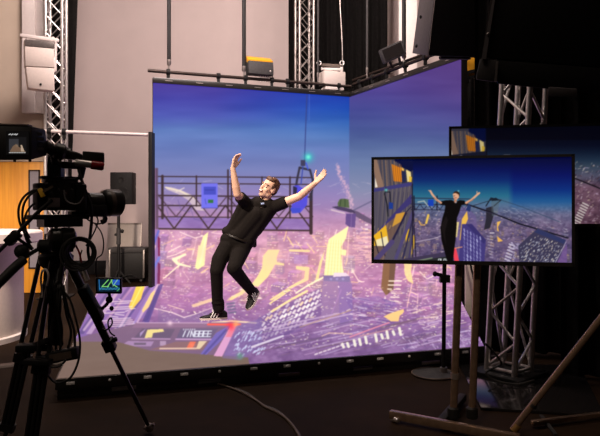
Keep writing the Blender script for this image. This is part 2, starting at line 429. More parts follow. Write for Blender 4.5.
cv.line([(290, 250.4), (309, 251)], 2.3, (250, 216, 162), .9)
cv.line([(290, 244), (302, 245.5)], 1, (246, 214, 190), .7); cv.rect(294, 255, 308, 264, (176, 138, 208), .6)
for x_, y_, r_ in ((335, 256, 22), (272, 258, 16), (201, 252, 12), (304, 276, 14), (248, 292, 12)): cv.blob(x_, y_, r_, (240, 190, 176), .45)
# the bright avenue
cv.poly([(341, 231), (348.5, 226), (346, 238), (341, 247), (342, 249.5), (346.4, 250), (346, 255.4), (341, 255), (342, 264), (344.5, 276), (324, 276), (325.5, 262), (327, 247), (329, 239), (334, 235.6)], Y1, .95)
for i in range(11): cv.line([(326 + i * 1.6, 275), (330 + i * 1.25, 240)], .5, (244, 200, 140) if i % 2 else Y3, .75)
for i in range(9): cv.line([(326, 243 + i * 3.6), (343, 244 + i * 3.6)], .4, (240, 196, 150), .5)
cv.poly([(325, 250), (321.6, 264), (318.6, 279), (315, 281), (319.6, 262)], Y2, .85)
cv.line([(349, 232), (347, 261)], .8, (250, 205, 196), .7)
cv.line([(324, 277), (308, 285.4), (296, 293)], 1.6, Y3, .9)
# office slab with rows of lit windows (runs from the wall onto the floor)
slab = [(258, 318), (322, 287), (325, 312), (300, 331), (262, 345), (248, 346)]
cv.poly(slab, (124, 92, 154), .8)
for i in range(9): cv.line([(258, 322 + i * 4), (324 - i * 3, 292 + i * 4.6)], .9, (104, 78, 136) if i % 2 else (150, 110, 168), .6)
cv.line([(270, 303.4), (290, 290)], 1.6, (255, 226, 160), .95); cv.line([(271.6, 311.6), (289, 300.8), (307, 291)], 2.2, (255, 228, 166), .95)
for r in range(6):
    x0, y0, x1, y1 = 268 - r * 3.4, 314 + r * 5.6, 324 - r * 2.4, 289 + r * 6.2
    n = 13
    for i in range(n):
        t = (i + .5) / n + RNG.normal(0, .004)
        if RNG.random() < .12: continue
        x, y = x0 + (x1 - x0) * t, y0 + (y1 - y0) * t
        br = np.clip(1.0 - abs(r - 2) * .16 - abs(t - .65) * .3 + RNG.normal(0, .1), .3, 1)
        cv.line([(x - 1.1, y + 1.3), (x + .9, y - 1.3)], 2.2, (255, 246, 250) if RNG.random() < .8 else (255, 226, 190), br)
cv.line([(285, 322), (321, 304)], 2.2, (250, 240, 252), .45)
# grey round tower in front of the avenue
cv.poly([(323.4, 276), (349, 276), (352, 284), (353, 322), (336, 327), (321, 321), (322, 290)], (152, 118, 170), .95)
cv.poly([(338, 277), (352, 284), (353, 322), (340, 325)], (134, 104, 176), .6)
cv.poly([(323.4, 275.4), (333, 275.2), (350, 276.4), (350, 282), (324, 281)], (124, 108, 164), .95)
cv.poly([(334, 272.6), (346, 272.8), (349, 276), (333, 277)], (226, 206, 236), .95)
for x in (331, 337, 343): cv.blob(x, 279, 1.4, (170, 160, 226), .8)
cv.line([(341, 290), (330, 318)], 1.4, (178, 132, 196), .5); cv.blob(343.5, 313, 2, (208, 186, 226), .8)
# side wall: ledge with a green machine, hanging block, tower
cv.line([(352, 211), (375, 199.5)], 1.4, (112, 104, 140), .95)
cv.poly([(352, 209.6), (358, 211.6), (376, 222), (376, 226.6), (366, 222), (354, 215.6)], (98, 80, 112), .95)
cv.poly([(331.6, 207), (338, 206), (352, 209.4), (356, 213), (350, 212.6), (338, 209.6)], (72, 58, 92), .95)
cv.poly([(331, 209), (345, 212.6), (345, 214), (331, 210.6)], (224, 200, 208), .8)
cv.poly([(337.6, 203), (339.4, 199.5), (343, 198.6), (348.6, 199.4), (349.4, 208), (338, 206.4)], (86, 104, 66), .95)
cv.line([(341, 199), (340, 206)], .7, (50, 66, 46)); cv.line([(345, 199), (345, 207)], .7, (54, 70, 46))
cv.poly([(346, 213.6), (356, 213.6), (355, 227.6), (349, 227), (345.4, 224)], (98, 74, 138), .98)
cv.line([(351.6, 214), (351, 227)], .6, (130, 100, 160))
for i in range(7): cv.rect(365, 224 + i * 4.4, 368, 225.6 + i * 4.4, (246, 224, 236), .8)
cv.dashes(160, [(352, 232), (374, 232), (374, 265), (352, 264)], [.03], 3, 9, .8, [(226, 176, 196), (236, 190, 190), (190, 140, 180)], (.4, .8), .05)
cv.line([(352, 270), (358, 280), (362, 282)], 1, (250, 220, 220), .8); cv.blob(353, 271, 2.4, (255, 235, 226), .7)
cv.poly([(383.4, 262), (396, 262), (393.4, 289), (386, 295.6), (381, 288)], (128, 92, 68), .97)
cv.poly([(390, 262), (396, 262), (393.4, 289), (388, 294)], (104, 76, 66), .9)
for i in range(6):
    for j in range(3):
        if RNG.random() < .75: cv.line([(389 + j * 4.4 - i * .6, 281 + i * 4), (392.6 + j * 4.4 - i * .6, 281 + i * 4.1)], 1.3, (248, 232, 226), .85)
cv.poly([(404, 262), (412, 263), (411, 272), (413.5, 284), (408, 281), (404.6, 274)], Y2, .8)
cv.line([(412, 284), (408.4, 300), (407, 308)], 1, (250, 196, 200), .85); cv.line([(411, 292), (418, 295), (416.6, 314)], .9, (250, 206, 210), .8)
for i in range(6): cv.line([(411 + i * .6, 288 + i * 4), (416 + i * .3, 290 + i * 4)], .7, (252, 214, 206), .7)
cv.line([(420, 272), (427, 279), (433, 276)], 1, (250, 230, 226), .8)
cv.dashes(90, [(415, 265), (452, 265), (452, 330), (418, 322)], [-1.4, .1], 1, 8, .8, [(236, 190, 214), (206, 150, 200), (140, 110, 150)], (.3, .7), .1)
# cradle in front of the back wall view: deck, rails, lattice, posts
BR, BR2 = (62, 44, 50), (82, 60, 76)
cv.poly([(153, 217), (312, 219), (312, 230), (153, 228.6)], (124, 100, 178), .75)
cv.mottle(.08, 9, 3, 31, ((cv.Y > 217) & (cv.Y < 230) & (cv.X < 312)) * 1.0)
for yl, yr, w_ in ((176.4, 177.6, 1.2), (183.2, 184.4, 1.2), (195.4, 197, 1.5), (205.4, 206.4, 1.4), (216.6, 218, 1.1), (228.7, 230.6, 1.7)):
    cv.line([(153, yl), (311, yr)], w_, BR, .95)
for i in range(9):
    x = 157 + i * 17.1
    a, b = (205.4, 228.7) if i % 2 == 0 else (228.7, 205.4)
    cv.line([(x, a), (x + 17.3, b)], 1.5, BR, .95)
    a, b = (196, 216.6) if i % 2 == 0 else (216.6, 196)
    cv.line([(x + 2, a), (x + 19, b)], 1.2, BR2, .9)
for x, y0, y1, w_ in ((162.4, 176, 218, 2.6), (196.4, 176, 206, 1.5), (228, 170, 218, 1.7), (231.6, 180, 217, 1.7), (262, 177, 230, 1.5), (290, 177, 218, 1.6), (311, 194, 233, 3.4)):
    cv.line([(x, y0), (x, y1)], w_, BR, .97)
cv.poly([(153.4, 168), (158, 168), (158.4, 229), (154, 229)], (100, 74, 98), .95); cv.line([(155, 168), (155.6, 229)], .7, (150, 116, 160))
for cx_, cy_ in ((174, 214), (199, 215), (186, 206)): cv.line([(cx_ - 8, cy_ - 6), (cx_ - 5, cy_ + 4), (cx_ + 3, cy_ + 6), (cx_ + 7, cy_)], .6, (96, 84, 150), .6)
cv.rect(201.4, 183.4, 217.6, 208, (118, 116, 240)); cv.rect(203.6, 186.6, 216, 194.6, (74, 80, 196)); cv.line([(205, 190), (214, 190)], .8, (54, 60, 160))
cv.rect(208, 199.6, 213.4, 203, (52, 118, 62)); cv.line([(201.4, 208), (217.6, 208)], .8, (86, 84, 180)); cv.line([(205, 199), (206, 204)], .8, (80, 84, 200))
# hoist at the right end of the cradle
cv.line([(307.4, 84), (305.6, 130), (304.6, 160)], 1.0, (52, 62, 128), .9)
cv.line([(309.6, 84), (309, 120)], .8, (120, 140, 220), .35)
cv.blob(308.3, 157.4, 6, (50, 206, 200), .75); cv.blob(308.3, 157, 2.6, (120, 255, 226), .95)
cv.line([(295.6, 190), (297, 180), (299.6, 167.6), (310, 170), (312.8, 180), (312, 190), (311, 200)], 2.2, (52, 48, 66), .97)
cv.line([(303, 166), (301, 184)], 1.1, (58, 72, 168)); cv.rect(300.8, 160, 305.2, 166, (62, 60, 92)); cv.line([(306, 163), (308, 169)], 1.4, (70, 90, 214))
cv.poly([(293.6, 186), (298, 185), (308, 192), (307, 205), (300, 213), (291, 211), (292.6, 200)], (84, 78, 222), .97)
cv.poly([(293, 186), (297, 187.5), (296.6, 200), (293, 201)], (42, 38, 66), .97); cv.poly([(290, 208), (301, 208), (300, 213), (292, 213.4)], (64, 76, 206), .97)
# left edge facade running down the wall and over the floor
cv.poly([(152, 229), (158.6, 229), (160, 262), (158, 292), (146, 318), (105, 320), (75, 345), (60, 345), (100, 284), (152, 284)], (142, 108, 178), .95)
cv.line([(153, 246), (158.6, 231)], 2.2, (96, 100, 200), .95); cv.line([(152.6, 270), (159, 258)], 2.6, (112, 118, 216), .95); cv.line([(152.4, 255), (155, 246)], 1.6, (226, 196, 200), .9)
cv.poly([(157.6, 236), (160, 238), (160, 256), (158, 256)], (116, 28, 74), .9); cv.poly([(157.6, 262), (160.4, 264), (160, 284), (157.4, 284)], (112, 36, 84), .9)
for i, (x0, x1) in enumerate(((112, 78), (121, 86), (129, 97), (150, 112), (157, 126), (160, 139))):
    cv.poly([(x0, 284), (x0 + 3.4, 284), (x1 + 5.5, 334), (x1, 334)], ((104, 82, 142), (200, 166, 206), (112, 84, 148), (96, 78, 146), (214, 176, 214), (92, 74, 150))[i], .85)
for x0, x1, c in ((104, 66, (208, 160, 206)), (117, 84, (226, 190, 224)), (134, 99, (188, 140, 190)), (146, 118, (216, 172, 214)), (154, 131, (150, 120, 200))):
    cv.line([(x0, 285), (x1, 330)], 2.4, c, .7)
cv.poly([(136.6, 285), (145, 285), (141, 299), (132, 310), (128.6, 307)], (255, 204, 84), .97); cv.line([(142, 286), (132, 306)], 1.2, (255, 230, 140), .8)
cv.poly([(151, 293), (155.5, 290), (150, 306), (143, 313), (142, 310)], (248, 208, 140), .9)
cv.poly([(152, 300), (159, 284), (160, 292), (148, 320), (142, 322)], (90, 70, 140), .9)
for i in range(16): cv.line([(120 + RNG.uniform(-18, 8), 300 + i * 1.9), (125 + RNG.uniform(-18, 12), 299 + i * 1.9)], 1, (252, 232, 240), .7)
# floor: blocks and streets in the middle
floorr = [(160, 287), (352, 284), (460, 300), (478, 340), (250, 352), (232, 322), (160, 322)]
cv.dashes(380, floorr, [-.12, -.3, .2], 1, 9, .8, DARK + [(150, 110, 170)], (.2, .6), .2)
cv.dashes(420, floorr, [-.05, -.3, .15], .6, 5, .7, PALE, (.3, .85), .2); cv.dashes(260, floorr, [-.25, .9], .3, 1.6, 1, HOT, (.5, 1), .2)
cv.poly([(163, 286), (230, 286), (230, 306), (196, 312), (160, 306)], (176, 116, 178), .35)
cv.line([(154.6, 308.6), (172, 312.4), (184, 317.5), (196, 314)], 1.1, (246, 220, 226), .85); cv.line([(196, 314), (214, 307)], .9, (240, 210, 220), .7)
cv.poly([(191, 305), (212, 298), (213, 301), (194, 307.5)], (246, 210, 170), .8); cv.line([(168, 305), (184, 310)], 1, (250, 220, 200), .7)
cv.poly([(158, 309), (184, 318), (212, 309), (206, 321), (158, 322)], (132, 104, 156), .55)
for i in range(4): cv.line([(227 + i * .6, 304 + i * 3), (234 + i * .6, 303 + i * 3)], 1.8, (104, 96, 134), .8)
cv.line([(212, 322.6), (232, 321), (256, 323)], 1.6, (255, 226, 190), .9)
# ledge: bar, sign, panels and the plain brown slab at the stage edge
cv.poly([(56, 343), (140, 322.6), (236, 322.6), (222, 360), (56, 384)], (132, 102, 132), .97)
cv.poly([(136, 322.4), (236, 322.4), (233, 327), (132, 327.6)], (150, 112, 146), .95)
cv.line([(137, 322.8), (208, 323)], .9, (206, 170, 206), .9); cv.blob(170, 323, 3, (255, 220, 236), .8)
cv.poly([(142, 328.6), (175, 329), (170, 338.6), (134, 338)], (112, 92, 120), .95)
cv.poly([(140, 333), (146, 328.6), (140, 337)], (190, 160, 210), .9); cv.poly([(147.5, 329.6), (163, 329), (164, 331.6), (153, 333), (152, 337.6), (144.6, 338)], (255, 232, 150), .95)
cv.poly([(180.6, 328.6), (218, 328.6), (211, 339.4), (176, 339)], (112, 96, 130), .95)
def letter(x, y, kind):                 # slanted sign lettering
    L = (236, 236, 250)
    if kind == '/': cv.line([(x + 1, y + 5.6), (x + 3.4, y)], 1.1, L)
    if kind == 'B' or kind == 'E' or kind == 'N':
        cv.line([(x, y + 5.6), (x + 1.2, y)], 1.1, L)
        if kind == 'N': cv.line([(x + 1.2, y), (x + 3, y + 5.6), (x + 4.2, y)], 1, L)
        else:
            for q in (0, 2.8, 5.6): cv.line([(x + 1.2 - q * .2, y + q), (x + 4.4 - q * .2, y + q)], .9, L)
            if kind == 'B': cv.line([(x + 4.6, y + .4), (x + 3.4, y + 5.2)], 1, L)
for i, ch in enumerate('//NBBEE'): letter(182 + i * 4.2, 331, ch)
for i in range(6): cv.rect(183 + i * 2.2, 328.8, 184.4 + i * 2.2, 330.4, (214, 206, 226), .8)
cv.line([(176, 339.2), (211, 339.4)], 1.6, (206, 160, 206), .95); cv.line([(132, 338.6), (170, 339)], 1.4, (190, 150, 190), .9)
cv.poly([(128, 341), (154, 341.4), (151, 346.4), (120, 346)], (178, 142, 186), .9); cv.rect(134, 342.8, 146, 345, (120, 100, 124)); cv.rect(160, 341, 166, 345.6, (190, 158, 190), .9)
cv.poly([(176, 341.6), (208, 341.6), (203, 350), (150, 349.6)], (150, 110, 110), .8)
cv.poly([(190, 341.6), (196, 341.6), (192, 349), (186, 349)], (255, 116, 84), .9); cv.blob(192, 345, 3.4, (255, 140, 110), .7)
cv.poly([(199, 341), (207, 341), (200, 349), (196, 349)], (246, 220, 180), .9); cv.line([(160, 348.6), (196, 348.4)], 1.5, (250, 214, 190), .85)
cv.poly([(216, 333), (230, 325), (222, 340), (204, 357), (199, 356)], (120, 108, 206), .75); cv.line([(226, 330), (204, 354)], 2, (90, 78, 150), .8)
cv.poly([(45, 341), (118, 342), (150, 350.6), (206, 354.6), (248, 357.4), (250, 366), (45, 386)], (126, 103, 93), 1)
cv.mottle(.025, 20, 4, 44, ((cv.Y > 341) & (cv.X < 200)) * 1.0)
# red corner line and the pink strip going down from it
cv.poly([(231.6, 324), (238.6, 324), (222, 356.6), (213.6, 356)], (232, 168, 212), .97)
cv.poly([(231.6, 324), (238.6, 324), (232, 337), (225.6, 337)], (246, 130, 150), .8)
cv.line([(208, 324.4), (240, 324.6)], 2, (255, 96, 84), .95); cv.blob(231, 326, 5, (255, 40, 70), .75); cv.blob(236, 324, 4, (255, 170, 110), .85)
# floor right: perspective streaks of the towers below
cv.poly([(236, 326), (262, 318), (262, 345), (240, 360), (222, 358)], (134, 112, 174), .55)
cv.dashes(170, [(224, 356), (240, 326), (350, 322), (478, 318), (482, 346), (240, 360)], [-.22, -.16, -.3], 4, 24, 1, [(226, 206, 240), (122, 92, 140), (190, 150, 196), (134, 100, 128), (110, 84, 150)], (.3, .75), .06)
for i in range(26):                     # long dark and light ribs of the facades running away to the right
    x, y = RNG.uniform(236, 420), RNG.uniform(326, 356); L = RNG.uniform(30, 90); a = -.2 - (x - 236) * .0003
    cv.line([(x, y), (x + L, y + L * a)], RNG.uniform(.7, 1.8), [(104, 80, 118), (118, 92, 104), (206, 176, 214), (132, 100, 162)][i % 4], RNG.uniform(.4, .75))
for i in range(60):
    x, y = 234 + RNG.uniform(0, 30), 332 + RNG.uniform(0, 24); cv.line([(x, y), (x + 1.6, y - 2)], 1.2, (220, 226, 255), RNG.uniform(.4, .95))
cv.blob(240, 356, 4, (90, 170, 120), .6)
cv.line([(252, 347), (283, 336)], 2, (250, 240, 250), .8)
cv.line([(300, 327), (352, 310)], 1, (190, 150, 120), .7); cv.line([(322, 336), (329, 333), (352, 334)], 1.2, (250, 206, 180), .7)
cv.dashes(70, [(345, 296), (392, 300), (384, 322), (345, 326)], [.15, .2], 4, 16, .9, [(240, 224, 244), (110, 80, 150)], (.4, .85), .05)
cv.poly([(345, 299), (378, 296), (400, 305), (380, 312), (352, 312)], (112, 86, 166), .35)
cv.poly([(383.6, 316.4), (391, 313), (403.6, 309), (404, 312), (399.6, 316), (398.6, 321.4), (391, 321.4)], (252, 206, 136), .97)
cv.line([(350, 337), (374, 328), (389, 322.6)], 1.3, (244, 150, 170), .85); cv.line([(360, 336), (392, 329)], 1, (240, 170, 160), .6)
for x, y, hh in ((343, 345.6, 3), (348, 345, 3.4), (354.6, 343, 5), (360, 342, 5.4), (366, 340, 6), (376, 337.6, 6), (382, 336.4, 3.6), (387.4, 334.8, 6.4), (393.6, 333, 3), (400, 331.4, 6.4)):
    cv.line([(x - .6, y - hh / 2), (x + .6, y + hh / 2)], 2.7, (252, 244, 226), .97)
for i in range(7): cv.line([(315 + i * 4.3, 354.5 - i * 1.5), (317.4 + i * 4.3, 353.6 - i * 1.5)], 1.5, (246, 226, 236), .85)
cv.dashes(150, [(400, 336), (478, 326), (478, 346), (404, 352)], [-.1, .9], 1, 6, .8, [(232, 214, 240), (98, 78, 126), (210, 180, 220)], (.4, .9), .08)
cv.dashes(60, [(404, 306), (470, 300), (470, 330), (404, 330)], [-.15], 4, 14, 1, [(224, 190, 214), (120, 84, 150), (250, 224, 210)], (.3, .8), .06)
k = (np.clip((cv.Y - 205) / 25, 0, 1) * np.clip((335 - cv.Y) / 50, 0, 1))[..., None]; slabk = ((cv.X < 236) & (cv.Y > 341))[..., None]
cv.a = cv.a * (1 + k * (1 - slabk) * np.array([.14, .11, .03]))
cv.blur(1.2)
cv.a = np.clip(cv.a, 0, 1)

# ------------------------------------------------------------------ the programme picture on the front television
def facade(t, f, dim=1.0):              # f maps front-television picture coordinates to this screen
    P = lambda *q: [f(a, b) for a, b in q]
    D = lambda c: tuple(v * dim for v in c)
    t.poly(P((372, 157), (412, 157), (412, 262), (372, 262)), D((92, 84, 96)))
    t.poly(P((372, 157), (413, 157), (413, 186), (372, 188)), D((60, 58, 74)))
    t.poly(P((395, 157), (413, 157), (413, 170), (411, 171.5), (394, 163)), D((6, 14, 62)))
    for i in range(14):
        x = 376 + i * 1.75; c = [(126, 104, 94), (98, 88, 94), (74, 70, 86), (112, 94, 90), (68, 70, 90)][i % 5]
        t.poly(P((x, 160 + max(0, i - 9) * .9), (x + 1.5, 160 + max(0, i - 9) * .9), (x + 3.2, 186), (x + 1.6, 187)), D(c))
    t.poly(P((372, 158), (377, 160), (384, 187), (375.5, 188), (375, 178)), D((150, 118, 100)))
    t.poly(P((375, 177), (377.6, 187), (375, 187.6)), D((255, 240, 220)))
    t.poly(P((391.6, 164), (401, 168), (402, 182), (393.6, 181)), D((236, 140, 30))); t.poly(P((400.5, 166.5), (404, 169), (404, 171), (401, 170)), D((255, 196, 90)))
    for i in range(5): t.line(P((393 + i * 2, 165), (394.6 + i * 2, 182)), .6, D((150, 84, 40)))
    t.poly(P((401.4, 171.5), (405.6, 171.5), (405.6, 182), (402, 183)), D((34, 40, 80)))
    t.poly(P((406, 169.6), (410.6, 172), (411.6, 181), (407.4, 182)), D((250, 226, 150))); t.poly(P((409, 176), (411.8, 177), (411.6, 182), (409, 182)), D((240, 196, 60)))
    t.poly(P((372, 189), (411, 182), (412.5, 184), (412.5, 186), (374, 194)), D((66, 62, 124)))
tv = Canvas(366, 148, 580, 275, 5)
tv.vgrad([(157, (2, 6, 44)), (170, (4, 18, 88)), (180, (10, 42, 112)), (188, (22, 82, 130)), (196, (42, 112, 142)), (204, (84, 116, 150)), (212, (108, 112, 148)), (226, (112, 96, 132)), (262, (104, 86, 128)), (275, (90, 76, 120))])
k = np.clip((tv.X - 508) / 6, 0, 1) * np.clip((214 - tv.Y) / 12, 0, 1)
g = Canvas(366, 148, 580, 275, 5); g.vgrad([(157, (3, 6, 52)), (175, (6, 18, 96)), (190, (10, 48, 128)), (200, (30, 88, 148)), (215, (90, 116, 160)), (275, (100, 100, 150))])
tv.a = tv.a * (1 - k[..., None]) + g.a * k[..., None]
cit = [(411, 206), (470, 207), (510, 214), (568, 230), (568, 268), (411, 264)]
tv.a = tv.a * (1 - .06 * np.clip((tv.Y - 205) / 10, 0, 1))[..., None]
tv.mottle(.22, 9, 5, 71, np.clip((tv.Y - 205) / 12, 0, 1), (1.1, .85, .8)); tv.mottle(.16, 2.4, 1.6, 72, np.clip((tv.Y - 202) / 8, 0, 1))
for i in range(150):
    x, y = RNG.uniform(412, 566), 0; y = RNG.uniform(212 + max(0, x - 480) * .28, 266); q = .5 + (y - 210) / 70
    c = [(104, 88, 126), (88, 80, 116), (122, 98, 124), (108, 92, 104)][i % 4]; w, h = RNG.uniform(2, 5) * q, RNG.uniform(3, 8) * q; ln = (x - 470) * .006
    tv.poly([(x, y), (x + w, y + .4), (x + w + ln * h * .3, y + h), (x + ln * h * .3, y + h)], c, .7)
    for r in range(int(h / 1.3)):
        if RNG.random() < .7: tv.line([(x + .3, y + .8 + r * 1.3), (x + w - .3, y + 1.1 + r * 1.3)], .5, [(206, 190, 206), (240, 196, 130), (220, 206, 196)][i % 3], RNG.uniform(.2, .75))
tv.dashes(700, cit, [.05, -.9, .5], .4, 2.4, .5, PALE + [(246, 200, 120)], (.2, .8), .15)
tv.dashes(500, cit, [.05, -1.2], .5, 3, .6, [(66, 54, 86), (76, 62, 74), (58, 52, 80)], (.25, .65), .2)
tv.dashes(260, [(470, 202), (512, 208), (568, 222), (568, 236), (500, 214)], [.1, .3], 1, 5, .5, [(206, 206, 216), (150, 150, 186)], (.3, .7))
facade(tv, lambda a, b: (a, b))
# facade below the beam, lit windows and sloping mullions
tv.poly([(374, 192), (412, 186), (412, 262), (374, 262)], (92, 84, 98))
for i in range(26): tv.line([(376 + i * 1.4, 192 - i * .25), (374.5 + i * 1.2, 236)], .6, [(132, 120, 108), (74, 70, 92), (96, 88, 98)][i % 3], .8)
for i in range(8): tv.line([(376 + i * 4.6, 192), (374 + i * 4, 234)], .7, (54, 50, 76), .7)
tv.poly([(373, 236), (411.5, 194), (411.5, 203), (396, 216), (373, 246)], (64, 56, 118)); tv.line([(374, 246), (411, 207)], .8, (34, 30, 60))
tv.poly([(373, 238), (386, 224), (402, 212), (408, 212), (392, 238), (384, 260), (372, 260)], (122, 92, 78), .8)
for i in range(40): x_, y_ = RNG.uniform(374, 414), RNG.uniform(222, 260); tv.line([(x_, y_), (x_ - 1.2, y_ + RNG.uniform(2, 5))], .6, [(190, 150, 110), (60, 52, 72), (150, 130, 130), (226, 176, 90)][i % 4], .7)
tv.poly([(373, 236), (386, 225), (389, 244), (374, 246)], (250, 190, 44)); tv.poly([(376, 240), (387, 236), (389, 246), (377, 246)], (255, 240, 190))
tv.poly([(396, 214), (405, 212), (402, 221), (392, 227)], (220, 160, 60)); tv.poly([(407, 231), (410, 228), (409, 240), (406, 246), (405.6, 238)], (255, 200, 40)); tv.poly([(413, 236), (415, 234), (414, 248), (411, 256)], (240, 186, 60))
for a, b, w_, c in (((406, 213), (390, 246), 2, (40, 34, 66)), ((413, 212), (396, 258), 3.4, (84, 74, 120)), ((414, 214), (403, 258), 1.8, (52, 46, 82)), ((414, 226), (409, 258), 1.6, (70, 60, 104)), ((374, 238), (380, 258), 1, (40, 34, 56)), ((381, 232), (385, 256), .9, (40, 34, 56)), ((392, 242), (374, 262), 5, (84, 70, 118))):
    tv.line([a, b], w_, c)
tv.line([(412.3, 184), (412.8, 262)], 1, (26, 22, 40)); tv.line([(412, 186), (416, 262)], .9, (30, 26, 44))
tv.line([(386, 188), (384.6, 194), (387, 204), (388, 216)], 1.2, (28, 30, 40)); tv.line([(386, 192), (390, 192), (391, 204)], 1, (30, 30, 44)); tv.blob(386, 190, 1.8, (120, 230, 220), .9); tv.poly([(389, 202), (393, 203), (393, 209), (389, 209)], (30, 60, 150))
# cradle, far, behind the performer
for y in (198, 204, 209.5): tv.line([(411, y), (470, y + 1)], .8, (34, 36, 60), .9)
for i in range(14): tv.line([(412 + i * 4, 204 + (i % 2) * 5.5), (416 + i * 4, 209.5 - (i % 2) * 5.5)], .7, (36, 36, 62), .9)
tv.rect(428, 199.6, 433.6, 206, (20, 66, 190)); tv.line([(414, 196), (414.5, 210)], 1.1, (26, 26, 46)); tv.line([(437, 196), (437, 210)], 1.1, (26, 26, 46))
tv.line([(418, 202), (424, 201), (428, 206)], 1.2, (190, 200, 190), .8)
tv.poly([(427.6, 214), (429.5, 214.6), (427, 224), (425, 223.6)], (250, 206, 90)); tv.line([(419, 221), (421, 225), (425, 225)], 1, (240, 180, 90)); tv.line([(416, 242), (436, 238), (445, 234)], 1, (206, 190, 206), .7)
# city on the right of the performer
tv.line([(452, 215), (458, 252)], .8, (60, 50, 80))
tv.poly([(455, 216), (463, 206), (470, 210), (476, 216), (480, 262), (454, 266)], (112, 92, 150), .6)
tv.poly([(462, 219), (467, 211), (468, 219), (465, 226), (462, 240), (459.6, 240)], (250, 196, 84)); tv.poly([(456, 222), (459, 222), (457, 237), (454.6, 237)], (246, 222, 150))
tv.poly([(462, 224), (472, 224), (486, 240), (484, 266), (458, 266)], (70, 60, 128)); tv.poly([(466, 224), (472, 224), (486, 240), (484, 244)], (58, 50, 112))
for i in range(6):
    for j in range(9): tv.line([(464 + i * 3.2, 229 + j * 4 + i * 1.6), (464.6 + i * 3.2, 231.6 + j * 4 + i * 1.6)], 1.2, (206, 206, 250), RNG.uniform(.25, .9))
tv.poly([(452, 246), (456, 248), (460, 265), (455, 265)], (255, 70, 90)); tv.line([(451, 249), (462, 247)], .9, (255, 170, 120), .9)
tv.poly([(486, 208), (493, 206), (494, 214), (490, 228), (484, 230), (486, 218)], (44, 42, 54)); tv.line([(486, 206), (491, 198), (501, 200), (494, 206)], 1.1, (24, 30, 44)); tv.poly([(491, 199), (500, 199), (497, 216), (492, 216)], (92, 108, 116), .5)
tv.poly([(489, 199.6), (496, 197.6), (500, 200.4), (492, 201)], (24, 32, 46)); tv.line([(492, 200), (472, 206)], .7, (40, 52, 70)); tv.line([(498, 199), (522, 207), (560, 222)], .6, (50, 72, 100))
tv.line([(466, 204), (490, 212), (520, 224), (568, 238)], 1.5, (24, 24, 38)); tv.line([(480, 210), (568, 234)], .5, (70, 66, 96), .8); tv.poly([(468, 204), (471, 206), (470, 212), (466, 210)], (40, 56, 110))
tv.poly([(497, 222), (501, 221), (498, 227), (499, 232), (497, 230)], (252, 196, 96)); tv.poly([(497, 236), (503, 241), (498, 242)], (250, 190, 90)); tv.line([(490, 233), (494, 233)], .9, (236, 226, 230))
for i in range(8): tv.line([(487 + i * .4, 236 + i * 3), (493, 237 + i * 3)], .7, (226, 216, 236), .6)
tv.poly([(518, 246), (538, 228), (566, 240), (556, 268), (520, 267)], (62, 58, 86)); tv.poly([(534, 232), (538, 229), (566, 240), (564, 244)], (50, 56, 100))
tv.dashes(260, [(519, 248), (537, 236), (563, 246), (555, 266), (521, 266)], [-.9], .8, 1.8, .7, [(214, 216, 226), (236, 220, 200)], (.4, .95), .05)
tv.line([(553, 267), (566, 242)], .7, (206, 190, 226), .8); tv.poly([(557, 262), (567, 243), (567, 266)], (116, 84, 150), .8)
for i in range(7): tv.line([(504 + i * .9, 262 - i * 3), (509 + i * .9, 264 - i * 3)], 1.4, (216, 206, 226), .9)
tv.dashes(60, [(510, 240), (518, 240), (514, 267), (506, 267)], [.5, -.9], 1, 3, .7, [(206, 196, 226)], (.4, .8))
# ledge and sign at the bottom, then the performer (no likeness, a small figure on the programme picture)
tv.poly([(384, 262), (452, 251), (452, 256), (420, 262), (386, 266)], (66, 56, 84)); tv.poly([(400, 263), (450, 256), (450, 267), (400, 267)], (40, 44, 44)); tv.line([(412, 262), (432, 258)], 1.4, (150, 170, 130), .7)
for i, w_ in enumerate((0, 2.6, 5.4, 8.4)): tv.line([(438.6 + w_, 259), (438 + w_, 263.4)], .8, (230, 236, 236)); tv.line([(438.6 + w_, 259 + (i % 2) * 2.2), (440.4 + w_, 259 + (i % 2) * 2.2), (440 + w_, 263.2)], .7, (230, 236, 236))
BK = (8, 6, 8)
tv.poly([(440.6, 201.4), (446, 200.2), (451.6, 200), (455.6, 202), (459.6, 200), (464.6, 200.6), (466, 204), (461.4, 205), (459.4, 212), (457, 218), (456.6, 228), (455.6, 240), (454, 252), (453, 262), (447.4, 262), (444.6, 252), (441.4, 240), (440.4, 228), (442.4, 218), (444.6, 211), (445.4, 205.4), (440.4, 204.8)], BK)
tv.poly([(441, 226), (446, 216), (448, 220), (445, 232), (446, 246)], (34, 26, 28), .6)
SK = (236, 176, 140)
tv.line([(441, 202.8), (436.4, 199.6), (432, 194)], 2.0, SK); tv.line([(432, 194), (430.4, 191)], 1.9, SK); tv.line([(430.6, 191.4), (428.6, 190.4)], .8, SK); tv.line([(466, 202.8), (471.6, 199.8), (476.2, 195.6)], 2.0, SK); tv.line([(476.2, 195.6), (479.2, 193)], 1.9, SK); tv.line([(477, 195), (477, 191.4)], .8, SK)
tv.line([(440.6, 203.6), (434, 197.4)], .6, (170, 106, 84)); tv.line([(466.4, 204), (474, 198.6)], .6, (170, 106, 84)); tv.line([(455.4, 198), (455.4, 201.6)], 2.6, (196, 134, 104))
tv.poly([(452.8, 194), (455.6, 192), (458.8, 193.4), (459, 197.6), (456.4, 200), (453.6, 198.4)], SK); tv.poly([(452.8, 193.6), (454.6, 191.4), (458, 191.2), (459.6, 193.4), (459.6, 197), (458.4, 194.4), (455.6, 193)], (52, 30, 18)); tv.line([(453.8, 196), (454.8, 195.8)], .6, (90, 50, 40)); tv.line([(454.4, 198), (456.6, 197.8)], .6, (150, 70, 60)); tv.blob(458.4, 191, .9, (150, 240, 230), .9); tv.blob(456, 202.4, .8, (200, 214, 240), .9)
